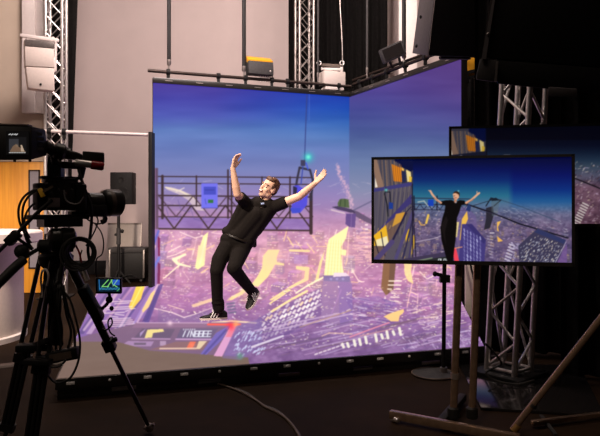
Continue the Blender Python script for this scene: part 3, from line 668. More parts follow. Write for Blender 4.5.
tv.poly([(446, 262), (455, 262), (456, 266), (447, 266)], BK); tv.line([(448, 263.4), (451, 265.6)], .8, (240, 190, 90))
tv.blur(1.8)
tv.a = np.clip(tv.a * .95, 0, 1)
# ------------------------------------------------------------------ rear television: the same feed, darker
rt = Canvas(440, 115, 680, 240, 4)
rt.vgrad([(124, (4, 4, 14)), (145, (8, 12, 34)), (152, (16, 28, 52)), (160, (34, 52, 76)), (166, (60, 76, 96)), (176, (84, 84, 108)), (188, (120, 86, 106)), (226, (104, 70, 88))])
rt.mottle(.25, 6, 5, 91, np.clip((rt.Y - 168) / 12, 0, 1), (1, .8, .8))
crr = [(560, 160), (650, 172), (650, 226), (560, 226)]
rt.dashes(420, crr, [.1, -.8], .6, 3, .6, PALE, (.2, .8)); rt.dashes(300, crr, [.1, -.8], .6, 4, .8, [(50, 30, 50), (70, 46, 56)], (.3, .8))
rt.line([(560, 172), (574, 178), (604, 190), (650, 206)], 1.4, (28, 22, 32))
for i in range(9): rt.line([(573 + i * 1.2, 222 - i * 2.4), (579 + i * 1.2, 225 - i * 2.4)], 1.2, (244, 234, 226), .95)
facade(rt, lambda a, b: (450.5 + (a - 375) * .93, 131 + (b - 160) * .93), .9)
rt.poly([(450.5, 155), (486, 151), (486.4, 160), (450.5, 160)], (22, 24, 44)); rt.line([(486.6, 140), (486.6, 160)], .9, (8, 8, 18))
rt.poly([(412 - 375 + 449.6, 128), (680, 128), (680, 140), (486.8, 140)], (5, 5, 18), .9)
rt.blob(461, 156.6, 1.4, (236, 226, 206), .9); rt.line([(504, 155), (510, 155)], .8, (190, 170, 150), .5)
rt.blur(1.6)
rt.a = np.clip(rt.a * .85, 0, 1)

# ================================================================== THE SETTING
WB = 12.0
def wallbox(name, p, q, z0, z1, th, m):
    p, q = Vector((p[0], p[1], 0)), Vector((q[0], q[1], 0)); d = (q - p).normalized(); n = Vector((-d.y, d.x, 0))
    b = MB().prism([p, q, q + n * th, p + n * th], z0, z1)
    return struct(b.build(name, m, smooth=False))
struct(MB().box((0, 5, -.05), (13, 16, .1)).build('floor', 'floor', smooth=False))
wallbox('wall_back', (-6.5, WB), (6.5, WB), 0, 6.5, .15, 'plaster')
wallbox('wall_right', (6.5, WB), (6.5, -3), 0, 6.5, .15, 'plaster')
wallbox('wall_left', (-6.5, -3), (-6.5, WB), 0, 6.5, .15, 'plaster')
struct(MB().box((0, 4.5, 6.55), (13.2, 15.2, .1)).build('ceiling', 'ceiling', smooth=False))
struct(MB().box((0, WB - .012, .14), (13, .024, .28)).build('baseboard_back', 'skirting', bevel=.005))
# the nearer wall on the left with the timber door, ending at a dark slot
LY = 9.35
lx = lambda px: U(px, 207, LY).x
dl, dr, dz = lx(-32), lx(52.5), 2.06
# one slab around the opening: beside the opening and above it
b = MB()
b.box(((-6.5 + dl) / 2, LY + .1, 3.25), (dl + 6.5, .2, 6.5)); b.box(((dl + dr) / 2, LY + .1, (dz + 6.5) / 2), (dr - dl, .2, 6.5 - dz))
b.box(((dr + lx(55)) / 2, LY + .1, 3.25), (lx(55) - dr, .2, 6.5))
struct(b.build('wall_wing', 'plaster_warm', smooth=False))
# pale service duct on the wing wall
b = MB(); b.box((U(31.5, 0, LY).x, LY - .06, 4.6), (.2, .12, 3.6)); b.box((U(41.5, 0, LY).x, LY - .045, 4.6), (.11, .09, 3.6))
struct(b.build('trim_duct', 'white_paint', bevel=.01))
dw = dr - dl
door = MB().box(((dl + dr) / 2, LY + .05, dz / 2 + .004), (dw - .01, .05, dz - .012)).build('door_1', 'door_wood', bevel=.004); struct(door)
b = MB().box((lx(34), LY + .02, 1.16), (lx(38.6) - lx(29.4), .02, 1.5)); b.build('vision_panel', 'glass_grey', door)
b = MB()
for x in (lx(29), lx(39)): b.box((x, LY + .015, 1.16), (.02, .03, 1.54))
for z in (.4, 1.92): b.box((lx(34), LY + .015, z), (lx(39) - lx(29) + .02, .03, .02))
b.build('bead', 'steel_brown', door)
b = MB().box((lx(48), LY + .018, 1.0), (.03, .02, .3)); b.tube([(lx(48), LY + .01, 1.1), (lx(48), LY - .05, 1.1), (lx(48), LY - .05, .9), (lx(48), LY + .01, .9)], .01, smooth=False)
b.build('handle', 'alu', door)
# white strip added for the brighter-lit back wall between drapes and loudspeakers
struct(MB().box((U(408, 0, 11.3).x, 11.35, 3.25), (U(418, 0, 11.3).x - U(399.5, 0, 11.3).x, .1, 6.5)).build('trim_lit_strip', 'white_paint', bevel=.01))

# ================================================================== helpers for stage kit
def drape(name, pts, z0, z1, label, m='drape', amp=.05, pitch=.16, flare=0.0):
    """heavy cloth with vertical folds along a plan polyline"""
    P = [Vector((p[0], p[1], 0)) for p in pts]; L = [0]
    for a, c in zip(P, P[1:]): L.append(L[-1] + (c - a).length)
    n = max(12, int(L[-1] / pitch * 8)); b = MB(); rows = 9; grid = []
    ph = RNG.uniform(0, 6)
    for j in range(rows + 1):
        z = z0 + (z1 - z0) * j / rows; row = []
        for i in range(n + 1):
            s = L[-1] * i / n
            k = next(t for t in range(len(P) - 1) if s <= L[t + 1] + 1e-6)
            d = (P[k + 1] - P[k]).normalized(); q = P[k] + d * (s - L[k]); nn = Vector((d.y, -d.x, 0))
            w = math.sin(s / pitch * 2 * math.pi + ph) + .4 * math.sin(s / pitch * 4.3 + 1.3 * ph + j * .05)
            row.append(b.bm.verts.new((q + nn * w * amp * (1 - .25 * j / rows) + d * flare * (j / rows) * (s / L[-1])) + Vector((0, 0, z))))
        grid.append(row)
    for j in range(rows):
        for i in range(n): b.bm.faces.new((grid[j][i], grid[j][i + 1], grid[j + 1][i + 1], grid[j + 1][i]))
    r = bmesh.ops.solidify(b.bm, geom=list(b.bm.faces), thickness=.012)
    o = b.build(name, m)
    return tag(o, label, 'drape')
def truss(loc, w, z0, z1, yaw, label, m='alu', lean=0.0, r=.025, step=.42, d=None, single=False):
    d = d or w
    t = thing('lattice_truss', (loc[0], loc[1], z0), label, 'truss')
    R = Matrix.Rotation(yaw, 3, 'Z'); sh = Vector((lean, 0, 0))
    def P(sx, sy, z): return Vector((loc[0], loc[1], 0)) + R @ Vector((sx * w / 2, sy * d / 2, 0)) + Vector((0, 0, z)) + sh * (z - z0)
    cs = ((-1, -1), (1, -1), (1, 1), (-1, 1))
    for c in cs: MB().cone(P(*c, z0), P(*c, z1), r, n=12).build('chord', m, t)
    n0 = int((z1 - z0) / step)
    for k in range(4):
        n = n0 if k in (0, 3) or not single else n0 // 3
        a, c = cs[k], cs[(k + 1) % 4]; b = MB()
        for i in range(n):
            za, zb = z0 + .06 + (z1 - z0 - .12) * i / n, z0 + .06 + (z1 - z0 - .12) * (i + 1) / n
            if i % 2: za, zb = zb, za
            b.cone(P(*a, za), P(*c, zb), r * (.5 if single else .36), n=8)
            if k in (0, 2) and not single: b.cone(P(*a, zb), P(*c, za), r * .36, n=8)
        for z in (z0 + .05, z1 - .05): b.cone(P(*a, z), P(*c, z), r * .6, n=8)
        b.build('bracing', m, t)
    b = MB(); b.obox(P(0, 0, z0 + .012), R @ Vector((1, 0, 0)), R @ Vector((0, 1, 0)), (0, 0, 1), (w + .2, d + .2, .024)); b.build('foot_plate', 'black', t, bevel=.004)
    return t
def clamp(p, d, r, parent, m='black'):
    """half coupler round a pipe of radius r running along d"""
    p = Vector(p); d = Vector(d).normalized(); b = MB()
    b.lathe(p - d * .03, d, [(r + .004, 0), (r + .022, .004), (r + .022, .056), (r + .004, .06)], 14)
    x, y, _ = frame(d); b.bar(p, p + Vector((0, 0, -1)) * (r + .075), .045, .04)
    b.cone(p + Vector((0, 0, -.07 - r)), p + Vector((0, 0, -.10 - r)), .014, n=8)
    return b.build('clamp', m, parent)

# ================================================================== THE STAGE
SZ = .15
A0 = Vector((-2.232, 9.11, 0)); A1 = Vector((.857, 10.29, 0)); A2 = Vector((2.058, 7.66, 0))
FL = G(57, 378.6, SZ); FR = G(484, 345.8, SZ); FM = FL.lerp(FR, .74); ed = (A1 - A0).normalized()
FBL = A0 - ed * .78
for q in (FL, FR, FM): q.z = 0
up = lambda v, z: Vector((v.x, v.y, z))
fl = thing('led_stage_floor', (0, 6.6, 0), 'low platform with a lit screen top showing city roofs, performer standing on it', 'stage')
nf = Vector(((FR - FL).y, -(FR - FL).x, 0)).normalized(); fe = (FR - FL).normalized()
inset = lambda ps, k: [p + (Vector((0, 7.4, 0)) - p).normalized() * k for p in ps]
poly5 = [FL, FR, A2, A1, FBL]
MB().prism(inset(poly5, .05), .07, SZ - .004).build('deck', 'black', fl, smooth=False)
MB().prism(inset(poly5, .12), .0, .07).build('plinth', 'charcoal', fl, smooth=False)
picture_grid('screen_surface', [((up(FL, SZ), up(FM, SZ), up(A1, SZ), up(FBL, SZ)), 560, 330), ((up(FM, SZ), up(FR, SZ), up(A2, SZ), up(A1, SZ)), 190, 330)], cv, 'led_picture', fl)
b = MB(); L = (FR - FL).length
b.bar(up(FL, .112) + nf * .012 - fe * .01, up(FR, .112) + nf * .012, .024, .074); b.bar(up(FL, .034) - nf * .03, up(FR, .034) - nf * .03, .03, .066)
b.build('front_trim', 'black_satin', fl, bevel=.004)
b = MB(); b.bar(up(FL, .112), up(FBL, .112), .024, .074); b.build('side_trim', 'black_satin', fl, bevel=.004)
for i in range(16):
    p = up(FL + fe * (.09 + i * .262), .118) + nf * .026
    if p.x / p.y * FPX + CX > 500: break
    q = MB()
    if i % 3 == 1: q.ell(p, (.011, .006, .011), seg=10)
    else: q.obox(p, fe, nf, (0, 0, 1), (.055, .012, .018)); q.cone(p - nf * .005, p + nf * .014, .009, n=10)
    q.build('latch', 'led_dot', fl)
for i in range(6):
    p = up(FL + fe * (.45 + i * .62), .04) - nf * .012
    q = MB(); q.obox(p, fe, nf, (0, 0, 1), (.17, .014, .028)); q.build('cover_plate', 'alu_dark' if i % 2 == 0 else 'dark_grey', fl, bevel=.003)

def led_wall(p, q, label, inward):
    d = (q - p).normalized(); n = Vector((-d.y, d.x, 0))
    if n.dot(Vector((0, 1, 0))) < 0 and inward: n = -n
    t = thing('led_wall', (p + q) / 2 + Vector((0, 0, 0)), label, 'screen')
    zt, zh = 3.236, 3.322
    picture_grid('screen_surface', [((up(p, SZ), up(q, SZ), up(q, zt), up(p, zt)), 400 if (q - p).length > 3 else 260, 380)], cv, 'led_picture', t)
    m = int(round((q - p).length / .5)); w = (q - p).length / m
    for i in range(m):
        c = p + d * (i + .5) * w + n * .055
        b = MB().obox(up(c, (SZ + zt) / 2), d, n, (0, 0, 1), (w - .006, .10, zt - SZ)); b.box(up(c + n * .07, 1.7), (.12, .08, .5), math.atan2(d.y, d.x))
        b.build('cabinet_column', 'black', t, bevel=.006)
    MB().bar(up(p + n * .05, (zt + zh) / 2), up(q + n * .05, (zt + zh) / 2), .13, zh - zt).build('header', 'black_satin', t, bevel=.006)
    for i in range(m):
        c = p + d * (i + .5) * w - n * .018
        MB().obox(up(c, (zt + zh) / 2), d, n, (0, 0, 1), (.11, .008, .012)).build('latch', 'alu_dark', t)
    return t, d, n
backw, bd, bn = led_wall(A0, A1, 'wide lit screen wall behind the performer showing purple city and blue sky', True)
sidew, sd, sn = led_wall(A1 + Vector((0, 0, 0)), A2, 'narrower lit screen wall on the right, joined at the corner, mostly behind the television', False)

# pipes over the screens
PZ = 3.43
pa = up(A0 - ed * .07 + bn * .06, PZ); pb = up(A1 + ed * .05 + bn * .06, PZ)
rp = thing('rigging_pipe', (pa + pb) / 2, 'brown steel pipe clamped along the top of the back screen wall', 'pipe')
MB().cone(pa, pb, .026, n=14).build('tube', 'steel_brown', rp)
for k in (.09, .32, .45, .58, .66, .93): clamp(pa.lerp(pb, k), pb - pa, .026, rp)
sa = up(A1 + sn * .07, PZ + .03); sb = up(A2 + sn * .07 + sd * .2, PZ + .03)
rp2 = thing('rigging_pipe', (sa + sb) / 2, 'brown steel pipe clamped along the top of the right screen wall', 'pipe')
MB().cone(sa, sb, .026, n=14).build('tube', 'steel_brown', rp2)
MB().cone(sa + Vector((0, .1, .09)), sb + Vector((.1, .1, .09)), .022, n=12).build('upper_tube', 'steel_brown', rp2)
for k in (.07, .2, .34, .5, .66, .82): clamp(sa.lerp(sb, k), sb - sa, .026, rp2)
def dropper(px, base, label, r=.03, m='black', end=True):
    t = thing('drop_pipe', base, label, 'pipe')
    MB().cone(base + Vector((0, 0, .16)), Vector((base.x, base.y, 6.49)), r, n=12).build('tube', m, t)
    b = MB(); b.cone(base + Vector((0, 0, .03)), base + Vector((0, 0, .17)), r * .55, n=10); b.lathe(base + Vector((0, 0, .1)), (0, 0, 1), [(r * .6, 0), (r * 1.1, .02), (r * 1.1, .09), (r * .6, .1)], 12)
    b.build('swivel_hook', 'alu_dark', t)
def on_pipe(px, a, b_):                 # where the line of sight through px meets the pipe
    k = (px - CX) / FPX; t = (k * a.y - a.x) / ((b_.x - a.x) - k * (b_.y - a.y)); return a.lerp(b_, t)
dropper(169, on_pipe(169, pa, pb), 'left dark drop pipe holding the pipe above the back screen')
dropper(244, on_pipe(244, pa, pb), 'dark drop pipe beside the flood lamp with the gold lit top', .032)
dropper(404, on_pipe(404, sa, sb), 'dark drop pipe in front of the white strip standing for brighter lit wall', .032)
dropper(367, on_pipe(367, sa, sb), 'thin drop pipe in front of the black drape', .018, 'charcoal')
dropper(319, on_pipe(318, pa, pb), 'thin drop pipe beside the pale fixture and middle truss', .018, 'charcoal')
p = on_pipe(342.6, pa, pb) + Vector((0, .1, .15))
tag(MB().tube([p + Vector((.01, 0, -.1)), p + Vector((0, 0, .6)), p + Vector((-.05, 0, 1.6)), p + Vector((-.06, 0, 2.9))], .008).build('hanging_cable', 'alu_dark'), 'pale thin cable hanging in front of the black drape', 'cable')

# lamps on the pipes
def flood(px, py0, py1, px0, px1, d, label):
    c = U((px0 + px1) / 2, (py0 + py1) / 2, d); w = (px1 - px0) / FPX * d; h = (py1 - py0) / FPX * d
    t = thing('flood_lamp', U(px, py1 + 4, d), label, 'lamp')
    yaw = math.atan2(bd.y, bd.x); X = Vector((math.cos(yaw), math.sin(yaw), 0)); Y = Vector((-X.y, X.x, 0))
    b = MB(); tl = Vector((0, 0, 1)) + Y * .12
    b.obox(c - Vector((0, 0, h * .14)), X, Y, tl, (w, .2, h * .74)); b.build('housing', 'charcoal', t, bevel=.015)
    b = MB(); b.obox(c + Vector((0, 0, h * .34)) + Y * .03, X, Y + Vector((0, 0, .5)), Vector((0, 0, 1)) - Y * .5, (w, .2, h * .26)); b.build('gold_lit_top', 'amber', t, bevel=.012)  # gold light on the lamp's top is put into this panel's colour
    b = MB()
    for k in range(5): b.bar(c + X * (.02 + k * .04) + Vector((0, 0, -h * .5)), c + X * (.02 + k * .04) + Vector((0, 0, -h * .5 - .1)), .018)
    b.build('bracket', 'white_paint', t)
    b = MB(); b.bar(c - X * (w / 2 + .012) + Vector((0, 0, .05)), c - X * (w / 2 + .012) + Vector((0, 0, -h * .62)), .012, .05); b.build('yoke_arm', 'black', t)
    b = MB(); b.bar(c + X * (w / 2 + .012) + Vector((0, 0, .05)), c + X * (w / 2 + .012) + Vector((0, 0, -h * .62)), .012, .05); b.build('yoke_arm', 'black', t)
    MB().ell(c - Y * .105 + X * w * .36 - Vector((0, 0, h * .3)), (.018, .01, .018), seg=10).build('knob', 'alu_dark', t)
flood(259, 57.5, 75.5, 246.5, 272.5, 9.78, 'black flood lamp with gold light coloured onto its top, sitting over the back screen')
c = U(332, 78, 10.35); t = thing('stage_fixture', c - Vector((0, 0, .25)), 'pale grey box fixture under a white bracket above the screen corner', 'lamp')
MB().obox(c - Vector((0, 0, .02)), bd, bn, (0, .0, 1), (.40, .26, .23)).build('housing', 'off_white', t, bevel=.015)
b = MB(); b.bar(U(321, 69, 10.35), U(342, 69.6, 10.35), .05, .045); b.bar(U(341.5, 67, 10.35), U(341.5, 76, 10.35), .04); b.build('bracket', 'white_paint', t, bevel=.004)
MB().bar(U(321, 65, 10.4), U(341, 66, 10.4), .04, .05).build('truss_bar', 'cable_brown', t)
b = MB().obox(c - Vector((0, 0, .20)) - bn * .02, bd, bn, (0, 0, 1), (.34, .2, .05)); b.build('base', 'white_paint', t, bevel=.006)
for px in (319, 342): MB().ring(U(px, 63, 10.35), (0, 1, 0), .035, .01).build('shackle', 'alu', t)
c = U(392, 52.5, 9.0); t = thing('stage_fixture', c - Vector((0, 0, .2)), 'dark tilted panel fixture on the right hand rigging pipe', 'lamp')
X = (U(404, 43, 8.8) - U(380, 54, 9.1)).normalized(); Y = Vector((-.1, 1, .1)); Z = X.cross(Y).normalized()
MB().obox(c, X, Y, Z, (.40, .12, .22)).build('housing', 'charcoal', t, bevel=.012)
MB().bar(c + X * .1, on_pipe(401, sa, sb), .03, .03).build('yoke_arm', 'black', t); b = MB().bar(c - X * .1 - Z * .05, on_pipe(393, sa, sb) + Vector((0, 0, .02)), .025, .025); b.build('yoke_arm', 'black', t)
MB().obox(c - Y.normalized() * .065, X, Y, Z, (.34, .01, .17)).build('front_grille', 'black_gloss', t)

# trusses and drapes at the back
truss((U(56, 0, 8.95).x, 8.95), .235, 0, 6.3, .12, 'tall aluminium lattice truss on the left behind the camera', step=.26)
truss((U(304.5, 0, 11.2).x, 11.2), .27, 0, 6.3, .3, 'aluminium lattice truss behind the back screen, in front of the black drape', m='alu_dark', step=.3)
x0, x1 = U(288.5, 0, 11.55).x, U(388, 0, 11.55).x
drape('black_drape', [(x0, 11.55), (x1, 11.6)], .02, 6.4, 'wide black pleated drape hanging behind the middle truss')
xa, xb = U(45.6, 0, 9.25).x, U(67.6, 0, 9.25).x
drape('black_drape', [(xa, 9.25), (xb, 9.25)], .02, 6.4, 'narrow black drape hanging right behind the left lattice truss', amp=.02, flare=.22)
# black upright beside the left end of the back screen
p = U(150.3, 284, 8.95)
t = thing('masking_flat', (p.x, p.y, 0), 'tall thin black flat standing beside the left end of the back screen', 'flat')
b = MB().box((p.x, p.y + .2, 1.235), (.055, .42, 2.47)); b.build('panel', 'black', t, bevel=.004)
MB().box((p.x - .02, p.y + .2, .02), (.3, .5, .04)).build('foot', 'black', t, bevel=.004)
# white scaffold pipe from the truss to the flat
p0, p1 = U(44, 131, 8.70), U(147.6, 134.8, 8.93)
t = thing('scaffold_pipe', (p0 + p1) / 2, 'white horizontal pipe running from the left truss to the black flat', 'pipe')
MB().cone(p0, p1, .026, n=14).build('tube', 'white_paint', t)
for k in (.05, .19): clamp(p0.lerp(p1, k), p1 - p0, .026, t)
# white loudspeaker pair hanging in front of the left truss
d = 8.35
t = thing('line_array_speaker', U(40, 90, d), 'white two box loudspeaker hanging in front of the left truss', 'loudspeaker')
def cab(q0, q1, q2, q3, dd, name, m):
    f = [U(*q, d) for q in (q0, q1, q2, q3)]; bk = [v + Vector((-.15, dd, .03)) for v in f]
    return MB().hexa([f[0], f[1], bk[1], bk[0], f[3], f[2], bk[2], bk[3]]).build(name, m, t, bevel=.012)
cab((25, 66), (54.4, 67.6), (54, 48.6), (24.6, 46), .3, 'cabinet', 'off_white'); cab((28, 88), (54.6, 91), (54.4, 68.2), (25.6, 66.6), .3, 'cabinet', 'off_white')
cab((24.6, 46.4), (53.6, 48.6), (54, 41.4), (24.4, 39), .3, 'top_grille', 'alu_dark')
MB().bar(U(20.5, 35.4, d + .1), U(58.6, 40.6, d + .1), .05).build('fly_bar', 'white_paint', t, bevel=.01)
b = MB(); b.bar(U(56, 40, d + .08), U(55.4, 71, d + .08), .025); b.bar(U(55.4, 71, d + .08), U(52, 71, d + .1), .03); b.build('bracket', 'white_paint', t)
for q_ in (25, 53): MB().bar(U(q_, 37, d + .1), U(q_, 44, d + .1), .03).build('hanger', 'white_paint', t)
MB().ell(U(40.6, 84.4, d - .005), (.018, .008, .018), seg=10).build('badge', 'black', t)
b = MB().bar(U(40, 38, d + .12), U(50, 38, 8.8), .05); b.build('arm', 'alu', t)

# behind the camera: loudspeaker on a stand, case, board
d = 10.45; pp = U(118.6, 207, d)
t = thing('speaker_stand', (pp.x, pp.y, 0), 'black pole stand under the small loudspeaker by the back wall', 'stand')
MB().cone((pp.x, pp.y, .04), (pp.x, pp.y, 1.40), .027, n=12).build('pole', 'black', t)
MB().cone((pp.x, pp.y, .7), (pp.x, pp.y, .98), .038, n=12).build('collar', 'charcoal', t)
MB().ell((pp.x + .06, pp.y, .93), (.035, .03, .035), seg=10).build('knob', 'black', t); b = MB(); b.ell((pp.x - .05, pp.y, .87), (.025, .025, .025), seg=10); b.build('knob', 'black', t)
for a in (.3, 2.4, 4.5):
    MB().bar((pp.x, pp.y, .26), (pp.x + math.cos(a) * .2, pp.y + math.sin(a) * .2, .012), .026).build('leg', 'black', t)
c0, c1 = U(109.8, 204.4, d - .1), U(132, 172, d - .1)
t = thing('monitor_speaker', (pp.x, pp.y, c0.z), 'small black loudspeaker on a pole stand in front of the back wall', 'loudspeaker')
MB().box(((c0.x + c1.x) / 2, d + .04, (c0.z + c1.z) / 2), (c1.x - c0.x, .26, c1.z - c0.z - .004)).build('cabinet', 'black', t, bevel=.012)
b = MB(); b.lathe(((c0.x + c1.x) / 2, d - .088, c0.z + .18), (0, -1, 0), [(.13, 0), (.13, .008), (.10, .008), (.04, -.004)]); b.build('woofer', 'black', t)
b = MB(); b.lathe(((c0.x + c1.x) / 2, d - .088, c0.z + .42), (0, -1, 0), [(.05, 0), (.05, .006), (.02, .002)]); b.build('tweeter', 'black', t)
q0, q1 = U(108.6, 283, 10.68), U(145, 250, 10.68)
t = thing('flight_case', ((q0.x + q1.x) / 2, 10.45, 0), 'dark flight case on the floor below the small loudspeaker', 'case')
cx_ = (q0.x + q1.x) / 2; w = q1.x - q0.x
MB().box((cx_, 10.86, .30), (w, .36, .46)).build('body', 'black', t, bevel=.012)
MB().box((cx_, 10.86, .578), (w + .012, .37, .09)).build('lid', 'charcoal', t, bevel=.012)
for s in (-1, 1): MB().box((cx_ + s * (w / 2 - .02), 10.67, .34), (.03, .03, .5)).build('corner_rail', 'alu_dark', t, bevel=.004)
for s in (-1, 1):
    for y in (10.74, 10.98): MB().cone((cx_ + s * w * .38 - .02, y, .035), (cx_ + s * w * .38 + .02, y, .035), .035, n=14).build('castor', 'rubber', t)
q0, q1 = U(107, 262, 11.4), U(141, 223.6, 11.4)
t = thing('pale_board', ((q0.x + q1.x) / 2, 11.15, 0), 'pale grey board standing behind the dark flight case', 'board')
MB().hexa([(q0.x, 11.3, .0), (q1.x, 11.3, .0), (q1.x, 11.34, .0), (q0.x, 11.34, .0), (q0.x, 11.45, q1.z), (q1.x, 11.45, q1.z), (q1.x, 11.49, q1.z), (q0.x, 11.49, q1.z)]).build('panel', 'pale_board', t, bevel=.003)
b = MB(); b.bar((q1.x, 11.29, .01), (q1.x, 11.45, q1.z), .02, .03); b.bar((q0.x, 11.45, q1.z), (q1.x, 11.45, q1.z), .03, .02); b.build('edging', 'alu_dark', t)
# dark crate to its right, low
p = U(148, 283, 9.9)

# white round counter on the left
cxd, cyd, rb, rtop = U(-42, 0, 6.15).x, 6.15, .615, .80
t = thing('round_counter', (cxd, cyd, 0), 'white round counter at the left edge of the room', 'counter')
MB().lathe((cxd, cyd, 0), (0, 0, 1), [(rb, .05), (rb, 1.0)], 64).build('drum', 'off_white', t)
MB().lathe((cxd, cyd, 0), (0, 0, 1), [(rtop - .02, .985), (rtop, 1.0), (rtop, 1.085), (rtop - .012, 1.1)], 64).build('top', 'white_paint', t)
MB().lathe((cxd, cyd, 0), (0, 0, 1), [(rb + .035, 0), (rb + .035, .05), (rb, .06)], 64).build('plinth', 'white_paint', t)
p0, p1 = G(-30, 370.5), G(18.5, 365)
tag(MB().hexa([p0 + Vector((0, -.06, 0)), p1 + Vector((0, -.06, 0)), p1 + Vector((0, .07, 0)), p0 + Vector((0, .07, 0)), p0 + Vector((0, -.04, .018)), p1 + Vector((0, -.04, .018)), p1 + Vector((0, .05, .018)), p0 + Vector((0, .05, .018))]).build('cable_ramp', 'cable_brown', bevel=.004), 'flat pale cable cover on the floor in front of the white counter', 'cable cover')
# cable on the floor in front of the stage
pts = [(214, 384.5), (222, 386), (236, 391), (247, 396), (257, 402), (265, 408), (274, 412), (284, 418), (292, 426), (299, 437), (304, 452)]
t = thing('floor_cable', G(250, 398), 'grey cable snaking over the floor away from the stage edge', 'cable')
MB().tube([G(x, y) + Vector((0, 0, .009)) for x, y in pts], .008).build('lead', 'cable_brown', t)
MB().tube([G(x - .6 + 1.2 * math.sin(i * 1.9), y - 1.6) + Vector((0, 0, .008)) for i, (x, y) in enumerate(pts[2:])], .006).build('thin_lead', 'dark_grey', t)
MB().tube([G(x, y) + Vector((0, 0, .010)) for x, y in ((213, 384), (216, 384.6), (219, 385.4))], .013, smooth=False).build('plug', 'alu', t)

# ================================================================== RIGHT HAND SIDE
def television(tl, trr, h, canvas, m, label, res, back=(0, 1, 0)):
    """tl, trr: outer top corners; hangs down by h"""
    u = (trr - tl); W = u.length; u.normalize(); n = Vector((-u.y, u.x, 0))      # n points away from the viewer
    z = Vector((0, 0, 1)); bz = .016
    t = thing('television', (tl + trr) / 2 - z * h, label, 'television')
    a, b_, c, d = tl - z * (h - bz * 1.5) + u * bz, trr - z * (h - bz * 1.5) - u * bz, trr - z * bz - u * bz, tl - z * bz + u * bz
    picture_grid('screen', [((a, b_, c, d), *res)], canvas, m, t)
    b = MB(); y0 = n * .012
    for p, q, w_ in ((tl - z * bz / 2, trr - z * bz / 2, bz), (tl - z * (h - bz * .75), trr - z * (h - bz * .75), bz * 1.5)):
        b.obox((p + q) / 2 + y0 * .6, u, n, z, (W, .036, w_))
    for p in (tl + u * bz / 2, trr - u * bz / 2): b.obox(p - z * h / 2 + y0 * .6, u, n, z, (bz, .036, h - .001))
    b.build('bezel', 'black', t)
    b = MB().obox((tl + trr) / 2 - z * h / 2 + n * .034, u, n, z, (W - .01, .02, h - .01)); b.obox((tl + trr) / 2 - z * h * .58 + n * .062, u, n, z, (W * .7, .04, h * .55)); b.build('back_cover', 'black', t, bevel=.01)
    return t, u, n
TLa, TRa = U(371.5, 157.2, 3.72), U(574.5, 155.4, 3.50); TRa.z = TLa.z
tvf, tu, tn = television(TLa, TRa, (U(0, 157.2, 3.72) - U(0, 263.2, 3.72)).z, tv, 'television_picture', 'large television in front on twin poles, performer and city on its screen', (430, 240))
TLb, TRb = U(449, 126.6, 4.05), U(625, 123.0, 3.86); TRb.z = TLb.z
tvb, tu2, tn2 = television(TLb, TRb, .675, rt, 'television_picture', 'rear television partly hidden behind the front one, darker picture', (330, 190))
# stand of the front television
mid = U(466, 300, 3.66)
st = thing('television_stand', (mid.x, 3.72, 0), 'twin pole floor stand carrying the front television', 'stand')
for px in (458, 477):
    pt = U(px + 1.2, 190, 3.69); pz = U(px - 2.4, 428, 3.63)
    base = Vector((pz.x + .004, 3.70, .06)); top = Vector((pz.x + .062, 3.72, 1.5))
    MB().cone(base, top, .0235, n=18).build('pole', 'chrome_brown', st)
    MB().lathe(base - Vector((0, 0, .01)), (0, 0, 1), [(.034, 0), (.036, .01), (.036, .06), (.026, .07)], 16).build('socket', 'black', st)
    if px == 458: MB().cone(base.lerp(top, .16), base.lerp(top, .185), .0265, n=18).build('pin_collar', 'alu_dark', st)
b = MB(); c = (TLa + TRa) / 2; yb = .09
for px in (458, 477):
    q = U(px, 212, 3.7); b.bar(Vector((q.x, 3.745, 1.12)), Vector((q.x, 3.745, 1.52)), .05, .03)
b.bar(Vector((U(452, 0, 3.7).x, 3.735, 1.35)), Vector((U(484, 0, 3.7).x, 3.735, 1.35)), .04, .03, up=(0, 0, 1)); b.build('mount', 'black', st)
p0, p1 = G(390, 421), G(520, 447)
p0.z = p1.z = .045
MB().bar(p0, p1, .045, .05).build('base_bar', 'chrome_brown', st, bevel=.006)
b = MB(); b.bar(p0.lerp(p1, .5) + Vector((-.05, .05, 0)), p0.lerp(p1, .5) + Vector((.22, .55, 0)), .05, .045); b.build('cross_bar', 'black', st, bevel=.006)
for k in (.03, .97):
    p = p0.lerp(p1, k); MB().ell((p.x, p.y, .018), (.022, .022, .018), seg=12).build('foot', 'alu' if k < .5 else 'rubber', st)
b = MB(); q = p0.lerp(p1, .02); b.lathe(q + Vector((.01, -.03, -.02)), (.6, -.75, 0), [(.016, 0), (.016, .03), (.01, .034)], 12); b.build('end_cap', 'alu', st)
# microphone stand with round base
d = 4.83; p = U(443.5, 375, d); pt = U(446.5, 215, d)
t = thing('microphone_stand', (p.x, d, 0), 'thin black stand with a round base in front of the stage, left of the poles', 'stand')
MB().lathe((p.x - .08, d, 0), (0, 0, 1), [(.17, 0), (.175, .006), (.172, .014), (.05, .026), (.02, .04)], 40).build('base', 'charcoal', t)
MB().ring((p.x - .08, d, .012), (0, 0, 1), .172, .006, 40).build('base_rim', 'cable_brown', t)
MB().cone((p.x - .0, d, .02), (p.x + .01, d, 1.16), .017, n=12).build('tube', 'black', t)
MB().cone((p.x - .0, d, .02), (p.x - .0, d, .06), .03, n=12).build('collar', 'alu_dark', t)
z = U(0, 275, d).z
b = MB().bar((p.x - .02, d - .01, z), (p.x - .07, d - .03, z + .012), .02, .03); b.ell((p.x - .075, d - .03, z + .012), (.02, .014, .022), seg=10); b.bar((p.x - .03, d, z - .03), (p.x + .05, d, z - .03), .04, .06); b.build('clamp', 'black', t)
# black upright right of it: dark masking post at the end of the side screen
q = U(450.5, 300, 7.5)
